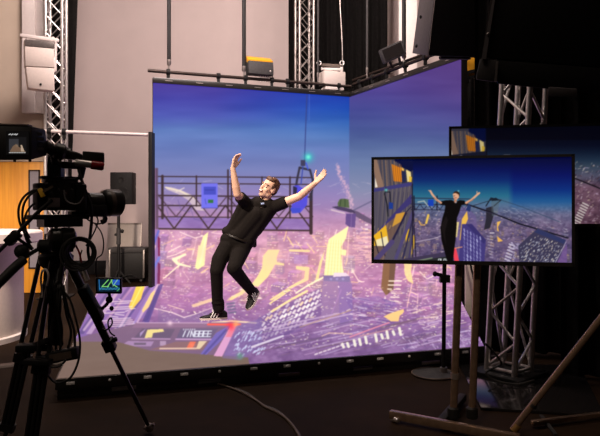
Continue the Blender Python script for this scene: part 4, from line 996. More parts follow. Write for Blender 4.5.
# big truss with rear television, glossy plate below it
tp = U(512.5, 300, 4.7)
lt = truss((U(508.5, 380, 4.78).x, 4.78), .240, .024, 3.4, .70, 'large aluminium truss tower on the right behind both televisions', lean=.054, r=.0235, step=.225, single=True)
x0, y0 = G(474, 412).x, G(474, 412).y
pl = tag(MB().hexa([Vector(v) for v in ((1.2, 3.98, 0), (1.95, 3.84, 0), (2.35, 5.05, 0), (1.35, 5.12, 0), (1.2, 3.98, .02), (1.95, 3.84, .02), (2.35, 5.05, .02), (1.35, 5.12, .02))]).build('truss_base_plate', 'black_gloss', bevel=.004), 'glossy black floor plate under the right hand truss tower', 'plate')
b = MB(); q = (TLb + TRb) / 2; b.bar((1.62, 4.09, 1.56), (1.66, 4.55, 1.56), .09, .12); b.bar((1.45, 4.56, 1.56), (1.9, 4.47, 1.56), .04, .08); b.build('wall_bracket', 'black', tvb)
# cable wrapped on the tower
pts = [U(484, 343, 4.5), U(492, 350, 4.5), U(501, 362, 4.48), U(498, 366, 4.5), U(486, 372, 4.5), U(492, 379, 4.48), U(506, 383, 4.46), U(520, 384, 4.44), U(534, 380, 4.5)]
tag(MB().tube(pts, .008).build('tower_cable', 'rubber'), 'black cable draped around the foot of the right hand truss', 'cable')
# drapes on the right
drape('black_drape', [(1.60, 5.5), (2.5, 5.45), (3.9, 5.2)], .02, 4.2, 'tall black drape behind the right hand truss tower', amp=.04)
drape('black_drape', [(2.20, 8.95), (3.3, 8.8), (4.6, 8.6)], .02, 4.6, 'black drape beyond the end of the right screen wall', amp=.04)
drape('black_drape', [(2.08, 4.78), (2.4, 4.68), (3.4, 4.5)], .02, 3.0, 'black drape at the right edge beside the truss tower', amp=.03)
# dark upright just beyond the screen end
q0 = U(451.5, 300, 7.45)
# cream flat between the poles
t = thing('cream_flat', (2.2, 7.35, 0), 'cream upright panel glimpsed between the two television poles', 'flat')
MB().box((2.20, 7.38, .95), (.34, .03, 1.9)).build('panel', 'cream', t, bevel=.004)
MB().bar((2.05, 7.3, .75), (2.22, 7.3, .02), .02, .02).build('brace', 'black', t)
# amber panel lamp on a stand by the side screen end
t = thing('amber_panel_lamp', (U(474, 0, 8.3).x, 8.3, 0), 'amber panel on a grey pole beyond the right screen end', 'lamp')
q0, q1 = U(462, 76, 8.3), U(478, 58, 8.3)
MB().box(((q0.x + q1.x) / 2, 8.3, (q0.z + q1.z) / 2), (q1.x - q0.x, .03, q1.z - q0.z)).build('panel', 'amber', t, bevel=.004)
b = MB(); b.bar(U(462, 74, 8.26), U(476, 70.5, 8.26), .04); b.bar(U(464, 80, 8.26), U(475, 76, 8.26), .03); b.bar(U(466, 72, 8.26), U(467, 84, 8.26), .05); b.build('clamp', 'black', t)
b = MB().cone((U(475.5, 0, 8.3).x, 8.33, .03), U(475.5, 74, 8.33), .022, n=12); b.build('pole', 'alu_dark', t)
MB().lathe((U(475.5, 0, 8.3).x, 8.33, 0), (0, 0, 1), [(.2, 0), (.2, .02), (.03, .04)]).build('base', 'black', t)
# big hanging loudspeakers, top right
def hexpx(near, far):                   # near / far: (px,py,d) for bottom-left, bottom-right, top-right, top-left
    n = [U(*q) for q in near]; f = [U(*q) for q in far]
    return MB().hexa([n[0], n[1], f[1], f[0], n[3], n[2], f[2], f[3]])
t = thing('hanging_speaker', U(445, 56, 6.0), 'black hanging loudspeaker with a grey side, left of the top right pair', 'loudspeaker')
hexpx([(428.5, 56, 5.7), (480, 57, 5.8), (486, -75, 5.8), (443, -75, 5.6)], [(430, 52, 6.2), (474, 54, 6.3), (482, -60, 6.3), (444, -60, 6.1)]).build('cabinet', 'black', t, bevel=.01)
hexpx([(412.4, 53.4, 6.1), (427.8, 55.6, 5.69), (442.4, -75, 5.59), (429, -75, 6.0)], [(413.4, 53, 6.14), (428.4, 55.4, 5.73), (443, -75, 5.63), (430, -75, 6.04)]).build('side_panel', 'dark_grey', t, bevel=.006)
for px, py in ((420.6, 17), (416.4, 46)): MB().ell(U(px, py, 5.86), (.012, .012, .018), seg=10).build('bolt', 'black', t)
MB().bar(U(440, 57.6, 5.8), U(470, 58, 5.9), .04, .03).build('bottom_rail', 'charcoal', t)
t = thing('hanging_speaker', U(540, 90, 4.2), 'huge black hanging loudspeaker filling the top right corner', 'loudspeaker')
hexpx([(484, 58, 4.095), (640, 70, 4.050), (656, -75, 4.005), (507, -75, 4.050)], [(486, 56, 4.365), (620, 64, 4.320), (632, -60, 4.320), (505, -60, 4.320)]).build('cabinet', 'black', t, bevel=.01)
hexpx([(497, 84, 4.095), (640, 98, 4.050), (640, 70.5, 4.050), (496.4, 59.5, 4.095)], [(498, 80, 4.365), (622, 90, 4.320), (621, 64.8, 4.320), (496, 58, 4.365)]).build('lower_cabinet', 'black', t, bevel=.012)
hexpx([(481.4, 59, 4.082), (486, 59, 4.072), (506.5, -75, 4.027), (501, -75, 4.027)], [(481.8, 59, 4.104), (486.4, 59, 4.104), (507, -75, 4.050), (501.5, -75, 4.050)]).build('edge_strip', 'dark_grey', t)
hexpx([(475.4, 79.4, 4.104), (496, 82.4, 4.072), (497.6, 60, 4.072), (480, 58.6, 4.104)], [(477, 79, 4.230), (497, 81, 4.230), (498, 60, 4.230), (481, 58.6, 4.230)]).build('end_block', 'charcoal', t, bevel=.01)
MB().bar(U(497.4, 61, 4.068), U(495.6, 81.6, 4.068), .012).build('seam', 'alu_dark', t)
hexpx([(548, 96.5, 4.050), (577, 97.5, 4.041), (577, 89, 4.041), (548, 87, 4.050)], [(549, 94, 4.095), (577, 95, 4.095), (577, 88, 4.095), (549, 86.5, 4.095)]).build('bottom_bracket', 'dark_grey', t, bevel=.006)
MB().ell(U(488.2, 34, 4.064), (.012, .008, .012), seg=10).build('bolt', 'alu_dark', t)
# pipe stand at the lower right corner
f0 = G(513.5, 434); f0.z = .02
t = thing('braced_stand', (f0.x + .35, 3.6, 0), 'brown metal stand with a slanting leg in the lower right corner', 'stand')
ft = U(620, 294, 3.40)
MB().cone(f0 + Vector((0, 0, .01)), ft, .0195, n=16).build('leg', 'chrome_brown', t)
MB().cone(f0 + (ft - f0) * .0, f0 + (ft - f0) * .045, .024, n=16).build('foot', 'brass', t)
q = f0.lerp(ft, .18); MB().cone(q, f0.lerp(ft, .20), .0225, n=14).build('leg_clip', 'black', t)
h0 = G(532, 428); h1 = G(640, 414); h0.z = h1.z = .03
MB().bar(h0, h1, .035, .03).build('floor_bar', 'chrome_brown', t, bevel=.005)
MB().cone((ft.x, ft.y, .03), (ft.x, ft.y, ft.z + .6), .024, n=16).build('mast', 'chrome_brown', t)
MB().bar(G(541, 420) + Vector((0, 0, .03)), G(556, 437) + Vector((0, 0, .012)), .02, .012).build('strap', 'rubber', t)

# ================================================================== THE CAMERA RIG (left foreground)
hub = U(56, 258, 3.2)
tp = thing('tripod', (hub.x, hub.y, 0), 'black heavy tripod carrying the broadcast camera at left', 'tripod')
def leg(p, q, foot, twin):
    root = MB()
    d = (foot - p).normalized(); s = d.cross(Vector((0, 1, 0))).normalized()
    m = p.lerp(foot, .47)
    if twin:
        for k in (-1, 1): root.cone(p + s * .028 * k, p.lerp(foot, .9) + s * .024 * k, .0125, n=12)
        root.cone(p.lerp(foot, .5), foot - d * .03, .012, n=12)
        root.obox(p.lerp(foot, .52), s, d, s.cross(d), (.088, .05, .04)); root.obox(p.lerp(foot, .88), s, d, s.cross(d), (.08, .04, .04))
    else:
        root.cone(p, m, .024, .022, n=12); root.cone(m, foot - d * .02, .0125, .012, n=12)
    o = root.build('leg', 'black_satin', tp)
    b = MB(); b.obox(m + d * .02, s, d, s.cross(d), (.062, .07, .055)); b.cone(m + s * .03, m + s * .055, .014, n=10); b.build('leg_lock', 'black', o, bevel=.006)
    b = MB(); b.lathe(foot - d * .05, d, [(.018, 0), (.024, .01), (.024, .035), (.008, .05)], 14); b.bar(foot - s * .03 - d * .03, foot + s * .035 - d * .04, .016); b.build('foot_spike', 'alu_dark', o)
    return o
rf = G(151, 433); rf.z = .012
leg(U(64, 252, 3.15), None, rf, False)
lf = G(2, 452); lf.z = .012
leg(U(46, 256, 3.2), None, lf, True)
nf_ = G(27, 470); nf_.z = .012
leg(U(57, 262, 3.08), None, nf_, True)
b = MB(); cc = U(34, 347, 3.12)
b.obox(cc, (1, .2, 0), (-.2, 1, 0), (0, 0, 1), (.17, .07, .035)); b.obox(U(38, 362, 3.02), (1, -.1, 0), (.1, 1, 0), (0, 0, 1), (.14, .05, .03)); b.bar(U(20, 352, 3.2), U(48, 340, 3.05), .03); b.build('spreader', 'black', tp, bevel=.006)
b = MB(); b.lathe(hub - Vector((0, 0, .06)), (0, 0, 1), [(.03, -.02), (.055, 0), (.085, .03), (.09, .07), (.075, .085)], 26); b.build('bowl', 'black', tp)
hb = MB(); hb.lathe(hub + Vector((.0, 0, .025)), (0, 0, 1), [(.075, 0), (.082, .01), (.082, .06), (.062, .075), (.06, .105)], 26)
hb.lathe(U(57, 239, 3.12) + Vector((.06, .04, 0)), (-.83, -.55, 0), [(.035, -.02), (.056, -.01), (.06, .05), (.052, .055), (.056, .06), (.056, .10), (.03, .12)], 24); hb.obox(U(64, 240, 3.14), (.74, .67, 0), (-.67, .74, 0), (0, 0, 1), (.06, .10, .12))
hb.obox(U(60, 222, 3.15), (.74, .67, 0), (-.67, .74, 0), (0, 0, 1), (.2, .11, .05)); hb.build('fluid_head', 'black_satin', tp, bevel=0)
b = MB().obox(U(58, 217, 3.14), (.74, .67, 0), (-.67, .74, 0), (0, 0, 1), (.30, .10, .024)); b.obox(U(78, 215, 3.25), (.74, .67, 0), (-.67, .74, 0), (0, 0, 1), (.09, .06, .035)); b.build('quick_plate', 'black', tp, bevel=.004)
for z in (.02, .05): MB().ring(hub + Vector((0, 0, z + .02)), (0, 0, 1), .083, .0025, 30, 6).build('dial_ring', 'alu_dark', tp)
ph = MB(); ph.tube([U(44, 246, 3.05), U(30, 254, 2.98), U(20, 262, 2.93)], .011); ph.lathe(U(44, 246, 3.04), (1, .2, 0), [(.02, -.03), (.034, -.02), (.034, .03), (.02, .04)], 16)
pho = ph.build('pan_handle', 'black', tp)
MB().tube([U(24, 259.4, 2.94), U(14, 268, 2.9), U(-6, 288, 2.86)], .0235, 12).build('grip', 'rubber', pho)
b = MB(); b.ell(U(21.5, 251.5, 2.96), (.036, .03, .036), seg=14); b.build('elbow_knob', 'black', pho)
ph2 = MB().tube([U(52, 200, 3.05), U(36, 214, 3.0), U(12, 238.4, 2.95), U(-10, 260, 2.92)], .0095, 10).build('second_pan_bar', 'black', tp)
MB().obox(U(13, 238, 2.95), (.7, 0, .7), (0, 1, 0), (-.7, 0, .7), (.075, .05, .045)).build('bar_clamp', 'black', ph2, bevel=.008)
MB().tube([U(17, 238, 2.94), U(24, 243, 2.96), U(32, 249, 3.0)], .008).build('tie_rod', 'black', ph2)

# --- the camera
ca = Vector((.74, .67, 0)).normalized(); cs_ = Vector((-ca.y, ca.x, 0)); zz = Vector((0, 0, 1))
cb = U(60, 196, 3.15)
cam_t = thing('broadcast_camera', cb - zz * .1, 'black broadcast camera with a long zoom lens on the tripod at left', 'camera')
b = MB(); b.obox(cb + ca * .015, ca, cs_, zz, (.19, .10, .15)); b.obox(cb + ca * .0 + zz * .08, ca, cs_, zz, (.17, .08, .03)); b.obox(cb + ca * .09 - zz * .01, ca, cs_, zz, (.06, .13, .15)); b.build('body', 'black_satin', cam_t, bevel=.01)
b = MB(); b.obox(cb - ca * .105 - zz * .005, ca, cs_, zz, (.045, .08, .14)); bt = b.build('battery', 'black', cam_t, bevel=.008)
b = MB()
for i in range(5): b.ell(cb - cs_ * .058 - ca * (.1 - i * .035) + zz * (.03 - .02 * (i % 2)), (.010, .006, .010), seg=8)
b.build('control_buttons', 'dark_grey', cam_t)
b = MB(); b.obox(cb - cs_ * .05 - ca * .05 - zz * .035, ca, cs_, zz, (.06, .012, .05)); b.build('connector_panel', 'alu_dark', cam_t, bevel=.003)
MB().obox(cb - ca * .0 + zz * .095, ca, cs_, zz, (.2, .06, .016)).build('top_plate', 'black', cam_t, bevel=.004)
# carrying handle (arch) and bar
b = MB(); b.tube([cb - ca * .05 + zz * .1, cb - ca * .045 + zz * .2, cb + ca * .0 + zz * .225, cb + ca * .08 + zz * .222, cb + ca * .125 + zz * .19, cb + ca * .11 + zz * .1], .016, 10)
b.bar(cb - ca * .06 + zz * .215, cb + ca * .16 + zz * .205, .035, .03); b.build('carry_handle', 'black', cam_t)
# lens
l0 = U(79, 202, 3.26); l1 = U(103, 202.6, 3.38); l2 = U(118, 203, 3.46); ld = (l2 - l0).normalized()
LL = (l1 - l0).length
b = MB(); b.lathe(l0 - ld * .05, ld, [(.038, 0), (.043, .01), (.043, .05), (.047, .06), (.047, LL * .55), (.053, LL * .6), (.055, LL + .03)], 30); lens = b.build('zoom_lens', 'black_satin', cam_t)
b = MB(); b.lathe(l1 - ld * .01, ld, [(.056, 0), (.072, .014), (.077, .04), (.077, .105), (.071, .108), (.066, .07)], 36); b.build('lens_hood', 'black_satin', lens)
b = MB(); b.lathe(l1 - ld * .0, ld, [(.058, 0), (.0735, .012), (.0785, .030), (.0785, .038)], 36); b.build('focus_ring', 'cable_brown', lens)
MB().lathe(l1 + ld * .05, ld, [(.066, 0), (.05, .012), (.001, .02)], 30).build('front_glass', 'lens_glass', lens)
for i, k in enumerate((.25, .6)):
    b = MB(); c = l0 + ld * LL * k
    for j in range(24):
        a = j / 24 * 2 * math.pi; x, y, _ = frame(ld); b.bar(c + (x * math.cos(a) + y * math.sin(a)) * .050, c + ld * .03 + (x * math.cos(a) + y * math.sin(a)) * .050, .006)
    b.build('gear_ring', 'rubber', lens)
b = MB(); b.obox(l0 + ld * .08 - zz * .045 - cs_ * .035, ld, cs_, zz, (.15, .06, .07)); b.build('servo_grip', 'black', lens, bevel=.018)
b = MB(); b.lathe(l0 - ld * .02 + zz * .01 - cs_ * .02, -cs_, [(.03, 0), (.055, .02), (.055, .06), (.03, .07)], 24); b.build('servo_drum', 'black', lens)
b = MB(); b.tube([U(104, 213, 3.38), U(105, 220, 3.36), U(101, 222.5, 3.35)], .014); b.build('zoom_lever', 'black', lens)
# small tally eyepiece on the handle
e0, e1, e2 = U(76, 162.6, 3.08), U(91, 164.8, 3.11), U(104, 166.2, 3.13); edr = (e2 - e0).normalized()
ey = MB().lathe(e0, edr, [(.012, -.01), (.019, 0), (.019, (e1 - e0).length)], 18).build('eyepiece_tube', 'alu', cam_t)
MB().lathe(e1, edr, [(.021, 0), (.023, .01), (.023, (e2 - e1).length - .01), (.017, (e2 - e1).length)], 20).build('red_end', 'red_gloss', ey)
c = U(93.6, 157.2, 3.16); MB().obox(c, (.95, .3, -.05), (-.3, .95, 0), zz, (.108, .06, .052)).build('hood_box', 'black', ey, bevel=.005)
b = MB().bar(U(62, 165, 3.1), U(80, 166, 3.17), .03, .034); b.build('eyepiece_arm', 'black', ey, bevel=.004)
# viewfinder
vd = 2.86; v = [U(-18, 160.6, vd), U(31.5, 160, vd), U(31.5, 126, vd), U(-18, 124.6, vd)]; vf = [U(-6, 157, vd + .16), U(47.5, 155.6, vd + .16), U(46, 129.4, vd + .16), U(-6, 127, vd + .16)]
vw = MB().hexa([v[0], v[1], vf[1], vf[0], v[3], v[2], vf[2], vf[3]]).build('viewfinder', 'black', cam_t, bevel=.008)
MB().bar(U(-18, 124.3, vd + .02), U(30, 125.4, vd + .02), .05, .006).build('hood_lip', 'cable_brown', vw)
vc = Canvas(4, 130, 30, 156, 8); vc.vgrad([(130, (10, 9, 9)), (156, (10, 9, 9))])
vc.rect(9, 137, 26.4, 152, (22, 21, 22)); vc.rect(9, 139, 18.6, 151, (52, 52, 56)); vc.poly([(10, 151), (13, 146), (16, 144), (19, 147), (24, 150), (26, 152), (10, 152)], (112, 88, 70)); vc.poly([(20.6, 145), (22, 145), (24.4, 151.5), (21, 151.5)], (178, 156, 134)); vc.blob(17, 145.6, 1.6, (130, 110, 90), .8)
for i, x in enumerate((9, 11.4, 14, 16)): vc.line([(x, 134.6 + (i % 2) * .3), (x + 1.5, 134)], 1, (206, 206, 206), .9)
for i in range(7): vc.line([(9.4 + i * 2.4, 152.6), (10.8 + i * 2.4, 152.6)], 1, (196, 194, 190), .85)
nrm = (v[1] - v[0]).cross(v[3] - v[0]).normalized()
pd = vd - .003
picture_grid('viewfinder_screen', [((U(6, 155, pd), U(29, 155, pd), U(29, 131, pd), U(6, 131, pd)), 90, 90)], vc, 'small_screen_picture', vw)
for i in range(4):
    c = U(38.4 + (i % 2) * 1.5, 134 + i * 5, vd + .075); MB().obox(c, (.7, .7, 0), (-.7, .7, 0), zz, (.034, .012, .016)).build('side_button', 'dark_grey', vw)
for px in (14.6, 30): MB().cone(U(px, 158, vd + .03), U(px, 162, vd + .03), .007, n=8).build('peg', 'black', vw)
b = MB(); b.tube([U(44, 146, 3.02), U(52, 150, 3.06), U(60, 154, 3.1)], .03, 12); b.lathe(U(57, 151, 3.08), (1, .5, -.25), [(.028, -.02), (.043, -.01), (.043, .03), (.03, .045), (.03, .06)], 20); b.tube([U(54, 156, 3.08), U(56, 166, 3.1), U(54, 178, 3.1)], .02, 10); b.bar(U(52, 165, 3.1), U(62, 163, 3.12), .04); b.obox(U(56, 171, 3.1), (1, 0, 0), (0, 1, 0), zz, (.07, .05, .06)); b.build('viewfinder_arm', 'black_satin', vw)
MB().ring(U(60.4, 159.6, 3.07), (0, 1, 0), .011, .004, 12, 6, .8, 5.0).build('hook', 'alu', vw)
# yellow plug and pale clip at the back of the camera
b = MB(); b.bar(U(39.6, 188.6, 2.98), U(43.4, 197, 2.98), .02, .02); b.build('yellow_plug', 'yellow', cam_t, bevel=.004)
b = MB().bar(U(43, 192, 2.98), U(53, 186, 3.0), .012, .012); b.build('pink_lead', 'cable_brown', cam_t)
# --- coil of cable on the head
cc = U(80, 253, 3.06)
co = thing('cable_coil', cc - zz * .09, 'coil of black cable hanging under the camera lens', 'cable')
b = MB()
for i in range(7): b.ring(cc + Vector((RNG.uniform(-.006, .006), RNG.uniform(-.02, .02), RNG.uniform(-.006, .006))), (RNG.uniform(-.25, .1), 1, RNG.uniform(-.15, .15)), .084 - i * .004, .005, 40, 6)
b.build('loops', 'rubber', co)
MB().tube([U(75, 244, 3.15), U(79, 252, 3.14), U(81, 260, 3.14), U(84, 270, 3.15)], .005).build('red_strand', 'red_cable', co)
MB().tube([U(82, 250, 3.15), U(80, 258, 3.14), U(82, 266, 3.14)], .004).build('pale_strand', 'cable_brown', co)
b = MB().cone(U(83, 268, 3.16), U(87.5, 280, 3.18), .012, n=12); b.build('plug', 'off_white', co)
# --- little waveform monitor on the right leg
mc = U(109, 285.5, 3.28); w_, h_ = .138, .088; md = Vector((.98, .1, -.02)).normalized(); mn = Vector((-.1, .99, .12)).normalized(); mu = md.cross(mn).normalized()
if mu.z < 0: mu = -mu
sm = thing('field_monitor', mc - zz * .05, 'small monitor with a green and blue waveform clamped to the tripod leg', 'monitor')
MB().obox(mc, md, mn, mu, (w_, .026, h_)).build('housing', 'black', sm, bevel=.005)
wc = Canvas(95, 275, 124, 297, 12); wc.vgrad([(275, (8, 16, 20)), (297, (10, 20, 26))])
wc.rect(98, 278.4, 120.6, 291.6, (12, 30, 46)); wc.mottle(.2, 1.6, 1.2, 121, ((wc.X > 98) & (wc.X < 120.6) & (wc.Y > 285) & (wc.Y < 291.6)) * 1.0, (.3, .8, 1))
for q in ([(102.6, 279), (109, 279), (102, 286.6), (108.6, 286.6)], [(107.4, 287), (112.6, 279)], [(111, 279), (112.6, 284), (117, 287)]): wc.line(q, .9, (130, 214, 110), .95)
wc.line([(113, 281), (120, 281)], .6, (60, 110, 220)); wc.rect(112.6, 279.6, 120, 285, (50, 100, 226), .75); wc.line([(99, 279), (99.6, 290)], .8, (40, 110, 170)); wc.line([(113, 286), (118, 279)], .8, (150, 220, 150), .8)
for i in range(14): wc.line([(100 + i * 1.45, 288 + RNG.uniform(-.8, .6)), (101 + i * 1.45, 289.6)], .6, (70, 170, 220), .8)
wc.line([(117, 291), (120.6, 288)], .6, (90, 200, 90), .8)
f_ = mc - mn * .0145
picture_grid('screen', [((f_ - md * w_ * .43 - mu * h_ * .36, f_ + md * w_ * .43 - mu * h_ * .36, f_ + md * w_ * .43 + mu * h_ * .42, f_ - md * w_ * .43 + mu * h_ * .42), 110, 70)], wc, 'small_screen_picture', sm)
b = MB(); b.tube([U(109, 293, 3.29), U(109.6, 298, 3.29), U(107, 304, 3.3), U(101, 309, 3.31), U(95, 312, 3.33)], .009); b.ell(U(109.2, 299.6, 3.29), (.02, .018, .02), seg=12); b.obox(U(96, 311, 3.335), (1, 0, -.8), (0, 1, 0), (.8, 0, 1), (.05, .05, .06)); b.ell(U(111.6, 308.4, 3.28), (.012, .01, .014), seg=10); b.build('clamp_arm', 'black', sm)
# padded wrap and belt pack on the leg
b = MB(); a0, a1 = U(83, 288, 3.22), U(99, 318, 3.30); ddd = (a1 - a0).normalized(); x = ddd.cross(Vector((0, 1, 0))).normalized()
b.obox((a0 + a1) / 2, ddd, x, ddd.cross(x), ((a1 - a0).length + .03, .062, .07))
bp = tag(b.build('leg_pouch', 'rubber', bevel=.02), 'black pouch strapped around the right tripod leg below the coil', 'pouch')
# power box hanging between the legs
pc = U(63, 355, 3.1)
pb_ = thing('power_box', pc - zz * .06, 'dark power box hanging on cables between the tripod legs', 'box')
b = MB().obox(pc, (1, .1, .16), (-.1, 1, 0), (-.16, 0, 1), (.16, .06, .06)); b.build('case', 'black', pb_, bevel=.008)
MB().obox(pc - Vector((0, .032, 0)), (1, .1, .16), (-.1, 1, 0), (-.16, 0, 1), (.11, .006, .035)).build('label_plate', 'cable_brown', pb_)
MB().tube([U(48, 362, 3.04), U(55, 364.5, 3.03), U(64, 362, 3.03)], .006).build('pale_lead', 'off_white', pb_)
for i, q in enumerate(([(52, 350), (50, 330), (54, 300), (56, 270)], [(60, 350), (62, 330), (58, 305), (57, 275)], [(68, 348), (71, 332), (66, 312), (61, 280)], [(75, 347), (74, 330), (68, 310), (63, 285)], [(56, 350), (56, 328), (60, 312), (60, 290)])):
    MB().tube([U(x_, y_, 3.1 + .01 * i) for x_, y_ in q], .007).build('lead', 'rubber', pb_)
# gathered looms under the head
b = MB()
for i in range(9):
    x0 = 44 + i * 2.2; b.tube([U(x0 + 3, 264, 3.12), U(x0 + RNG.uniform(-2, 2), 280, 3.08), U(x0 * .5 + 27 + RNG.uniform(-4, 4), 296, 3.06), U(x0 * .6 + 22 + RNG.uniform(-3, 5), 316, 3.08), U(x0 * .9 + 6 + RNG.uniform(-3, 3), 345, 3.12)], .0085, 6)
lm = tag(b.build('cable_loom', 'rubber'), 'thick bundle of black cables hanging from the tripod head', 'cable')
tag(MB().tube([U(40, 296, 3.0), U(42.5, 296, 3.0), U(41, 282, 3.0), U(42, 272, 3.0), U(46, 269.6, 3.0), U(48.6, 276, 3.0), U(47, 286, 3.02)], .0055).build('pale_cable_loop', 'off_white'), 'thin pale cable loop beside the left tripod legs', 'cable')
def cable(name, label, pts, r, m='rubber', dd=3.1):
    return tag(MB().tube([U(q[0], q[1], q[2] if len(q) > 2 else dd) for q in pts], r).build(name, m), label, 'cable')
cable('video_cable', 'thick black cable falling from the camera handle past the lens', [(77.6, 166), (81, 178), (86, 192), (91, 206), (91.6, 220), (90, 236), (88, 250), (90, 262)], .0085, dd=3.2)
cable('control_cable', 'black cable looping out furthest left from the back of the camera', [(40, 189), (32, 191), (23, 198), (18.6, 209), (19.6, 222), (24, 232), (31, 243)], .0062, dd=3.0)
cable('control_cable', 'inner black cable looping left from the back of the camera', [(38, 190), (30, 195), (24.4, 203), (22.4, 213), (23, 226), (26.6, 240), (33, 249)], .0062, dd=3.02)
cable('control_cable', 'short black cable looping down beside the camera battery', [(34.6, 203), (28, 210), (24.6, 219), (26, 230), (30, 238)], .0055, dd=3.04)
cable('lens_cable', 'thin black loop hanging below the zoom lens', [(80, 207), (82, 214), (90, 221), (98, 224), (103.6, 221), (104, 214)], .0042, dd=3.3)
cable('lens_cable', 'thin black cable swinging down from the lens towards the coil', [(85, 206), (93, 212), (98, 220), (96, 228), (91, 238), (86, 246)], .0042, dd=3.28)
cable('lens_cable', 'thin dark cable crossing in front of the flight case', [(95, 224), (101, 232), (103.6, 243), (102, 254), (96.6, 259), (96, 270), (97, 278)], .0038, dd=3.3)
cable('side_cable', 'pale grey cable looped over the side of the camera body', [(64, 190), (66, 200), (73, 204), (79.6, 203), (83.6, 197)], .0042, 'dark_grey', 3.0)
cable('monitor_cable', 'black cable hanging below the small waveform monitor', [(98, 316), (100, 326), (106, 330), (112, 324), (111, 318), (108, 322), (110, 332), (115, 336)], .0045, dd=3.3)
cable('monitor_cable', 'black cable arching from the top of the small monitor to the right', [(118, 279), (124, 277), (130, 275.6), (136, 277.6)], .0045, dd=3.36)
cable('leg_cable', 'black cable loop sagging beside the hanging power box', [(62, 290), (70, 300), (76, 320), (80, 342), (78, 362), (70, 378), (58, 383), (50, 378), (45, 368)], .006, dd=3.08)
cable('leg_cable', 'thin cable bowed across the front of the power box', [(47, 362), (52, 367), (60, 366), (66, 360)], .0055, dd=3.0)

# ================================================================== THE PERFORMER
PD = 6.37
def B(px, py, dy=0.0): return U(px, py, PD + dy)
foot_l = G(213, 319, SZ)
pr = thing('person', (foot_l.x, PD, SZ), 'person in black polo shirt leaning back with arms flung wide on the lit stage', 'person')
Rsh, Rel, Rwr = B(247.5, 204.5, -.02), B(237.2, 194.2, -.22), B(232.8, 168.6, -.28)
Lsh, Lel, Lwr = B(274.5, 206.5, .0), B(299.5, 196.5, -.06), B(315.6, 183, -.14)
pel, chest, nek = B(239, 241, 0), B(256, 214, 0), B(264.5, 201, .0)
Rhip, Rkn, Ran = B(229.5, 245, -.02), B(216.6, 271, -.13), B(217.6, 308, -.03)
Lhip, Lkn, Lan = B(241.6, 247, .02), B(233.6, 268.5, -.30), B(251.6, 291, -.02)
hc = B(268.8, 188.2, -.03)
F = Vector((-.60, -.70, .30)).normalized(); Uv = Vector((.40, -.05, .90)); Uv = (Uv - F * Uv.dot(F)).normalized(); Rv = F.cross(Uv).normalized()
HM = Matrix((Rv, F, Uv)).transposed()
H = lambda x, y, z: hc + HM @ Vector((x, y, z))
hs = .97
def hell(b, c, r): return b.ell(H(*(k * hs for k in c)), tuple(k * hs for k in r), HM, 24)
b = MB()
hell(b, (0, -.012, .032), (.074, .094, .098)); hell(b, (0, .025, -.04), (.060, .066, .082)); hell(b, (0, .055, -.098), (.030, .030, .024))
for s in (-1, 1):
    hell(b, (s * .036, .052, -.03), (.026, .028, .024)); hell(b, (s * .076, -.008, -.008), (.012, .024, .036)); hell(b, (s * .03, .078, .028), (.026, .014, .010)); hell(b, (s * .052, .0, -.07), (.018, .04, .03))
b.cap(H(0, .084, .016), H(0, .098, -.022), .009, .014); hell(b, (0, .088, -.046), (.026, .010, .008)); hell(b, (0, .082, -.076), (.022, .012, .008))
b.cap(nek, H(0, -.02, -.06), .056, .054); b.cap(chest, nek, .09, .06)
# trunk and legs under the clothes
b.cap(Rsh.lerp(nek, .25), Rhip.lerp(pel, .5), .045, .04); b.cap(Lsh.lerp(nek, .25), Lhip.lerp(pel, .5), .045, .04); b.cap(chest, pel, .07, .05); b.cap(Rsh, Lsh, .045, .045)
b.cap(Rhip, Rkn, .055, .045); b.cap(Rkn, Ran, .044, .035); b.cap(Lhip, Lkn, .055, .045); b.cap(Lkn, Lan, .044, .035)
# arms
def arm(s, e, w):
    b.cap(s, e, .052, .041); m = e.lerp(w, .3); b.cap(e, m, .040, .041); b.cap(m, w, .040, .0265)
arm(Rsh, Rel, Rwr); arm(Lsh, Lel, Lwr)
def hand(w, d, palm_n, thumb_side, spread, curl, out=.95):
    d = d.normalized(); pn = (palm_n - d * palm_n.dot(d)).normalized(); s = d.cross(pn).normalized() * thumb_side   # s: towards the thumb
    for k in (-1, -.33, .33, 1): b.cap(w + d * .005 + s * .012 * k, w + d * .088 + s * .030 * k, .016, .0125)
    for k, L in ((1, .074), (.34, .084), (-.32, .078), (-1, .060)):
        p = w + d * .086 + s * .031 * k; fd = (d + s * spread * k).normalized()
        for j, part in enumerate((.42, .32, .26)):
            ang = curl * (j + .4); q = p + (fd * math.cos(ang) + pn * math.sin(ang)) * L * part * 1.06
            r0 = .0098 - j * .0008; b.cap(p, q, r0, r0 - .0008); p = q
    p = w + d * .022 + s * .024 + pn * .006; td = (d * .75 + s * out + pn * .25).normalized()
    for L, r in ((.042, .0135), (.034, .0112), (.028, .0098)):
        q = p + td * L; b.cap(p, q, r, r * .92); p = q; td = (td + d * .22 - s * .10).normalized()
hand(Rwr, Vector((.26, .0, .95)), Vector((.90, -.42, .0)), 1, .05, .34, .35)
hand(Lwr, Vector((.66, -.1, .72)), Vector((-.55, -.72, .42)), -1, .06, .14)
body = b.fused('body', 'skin', pr, .0052, 5)
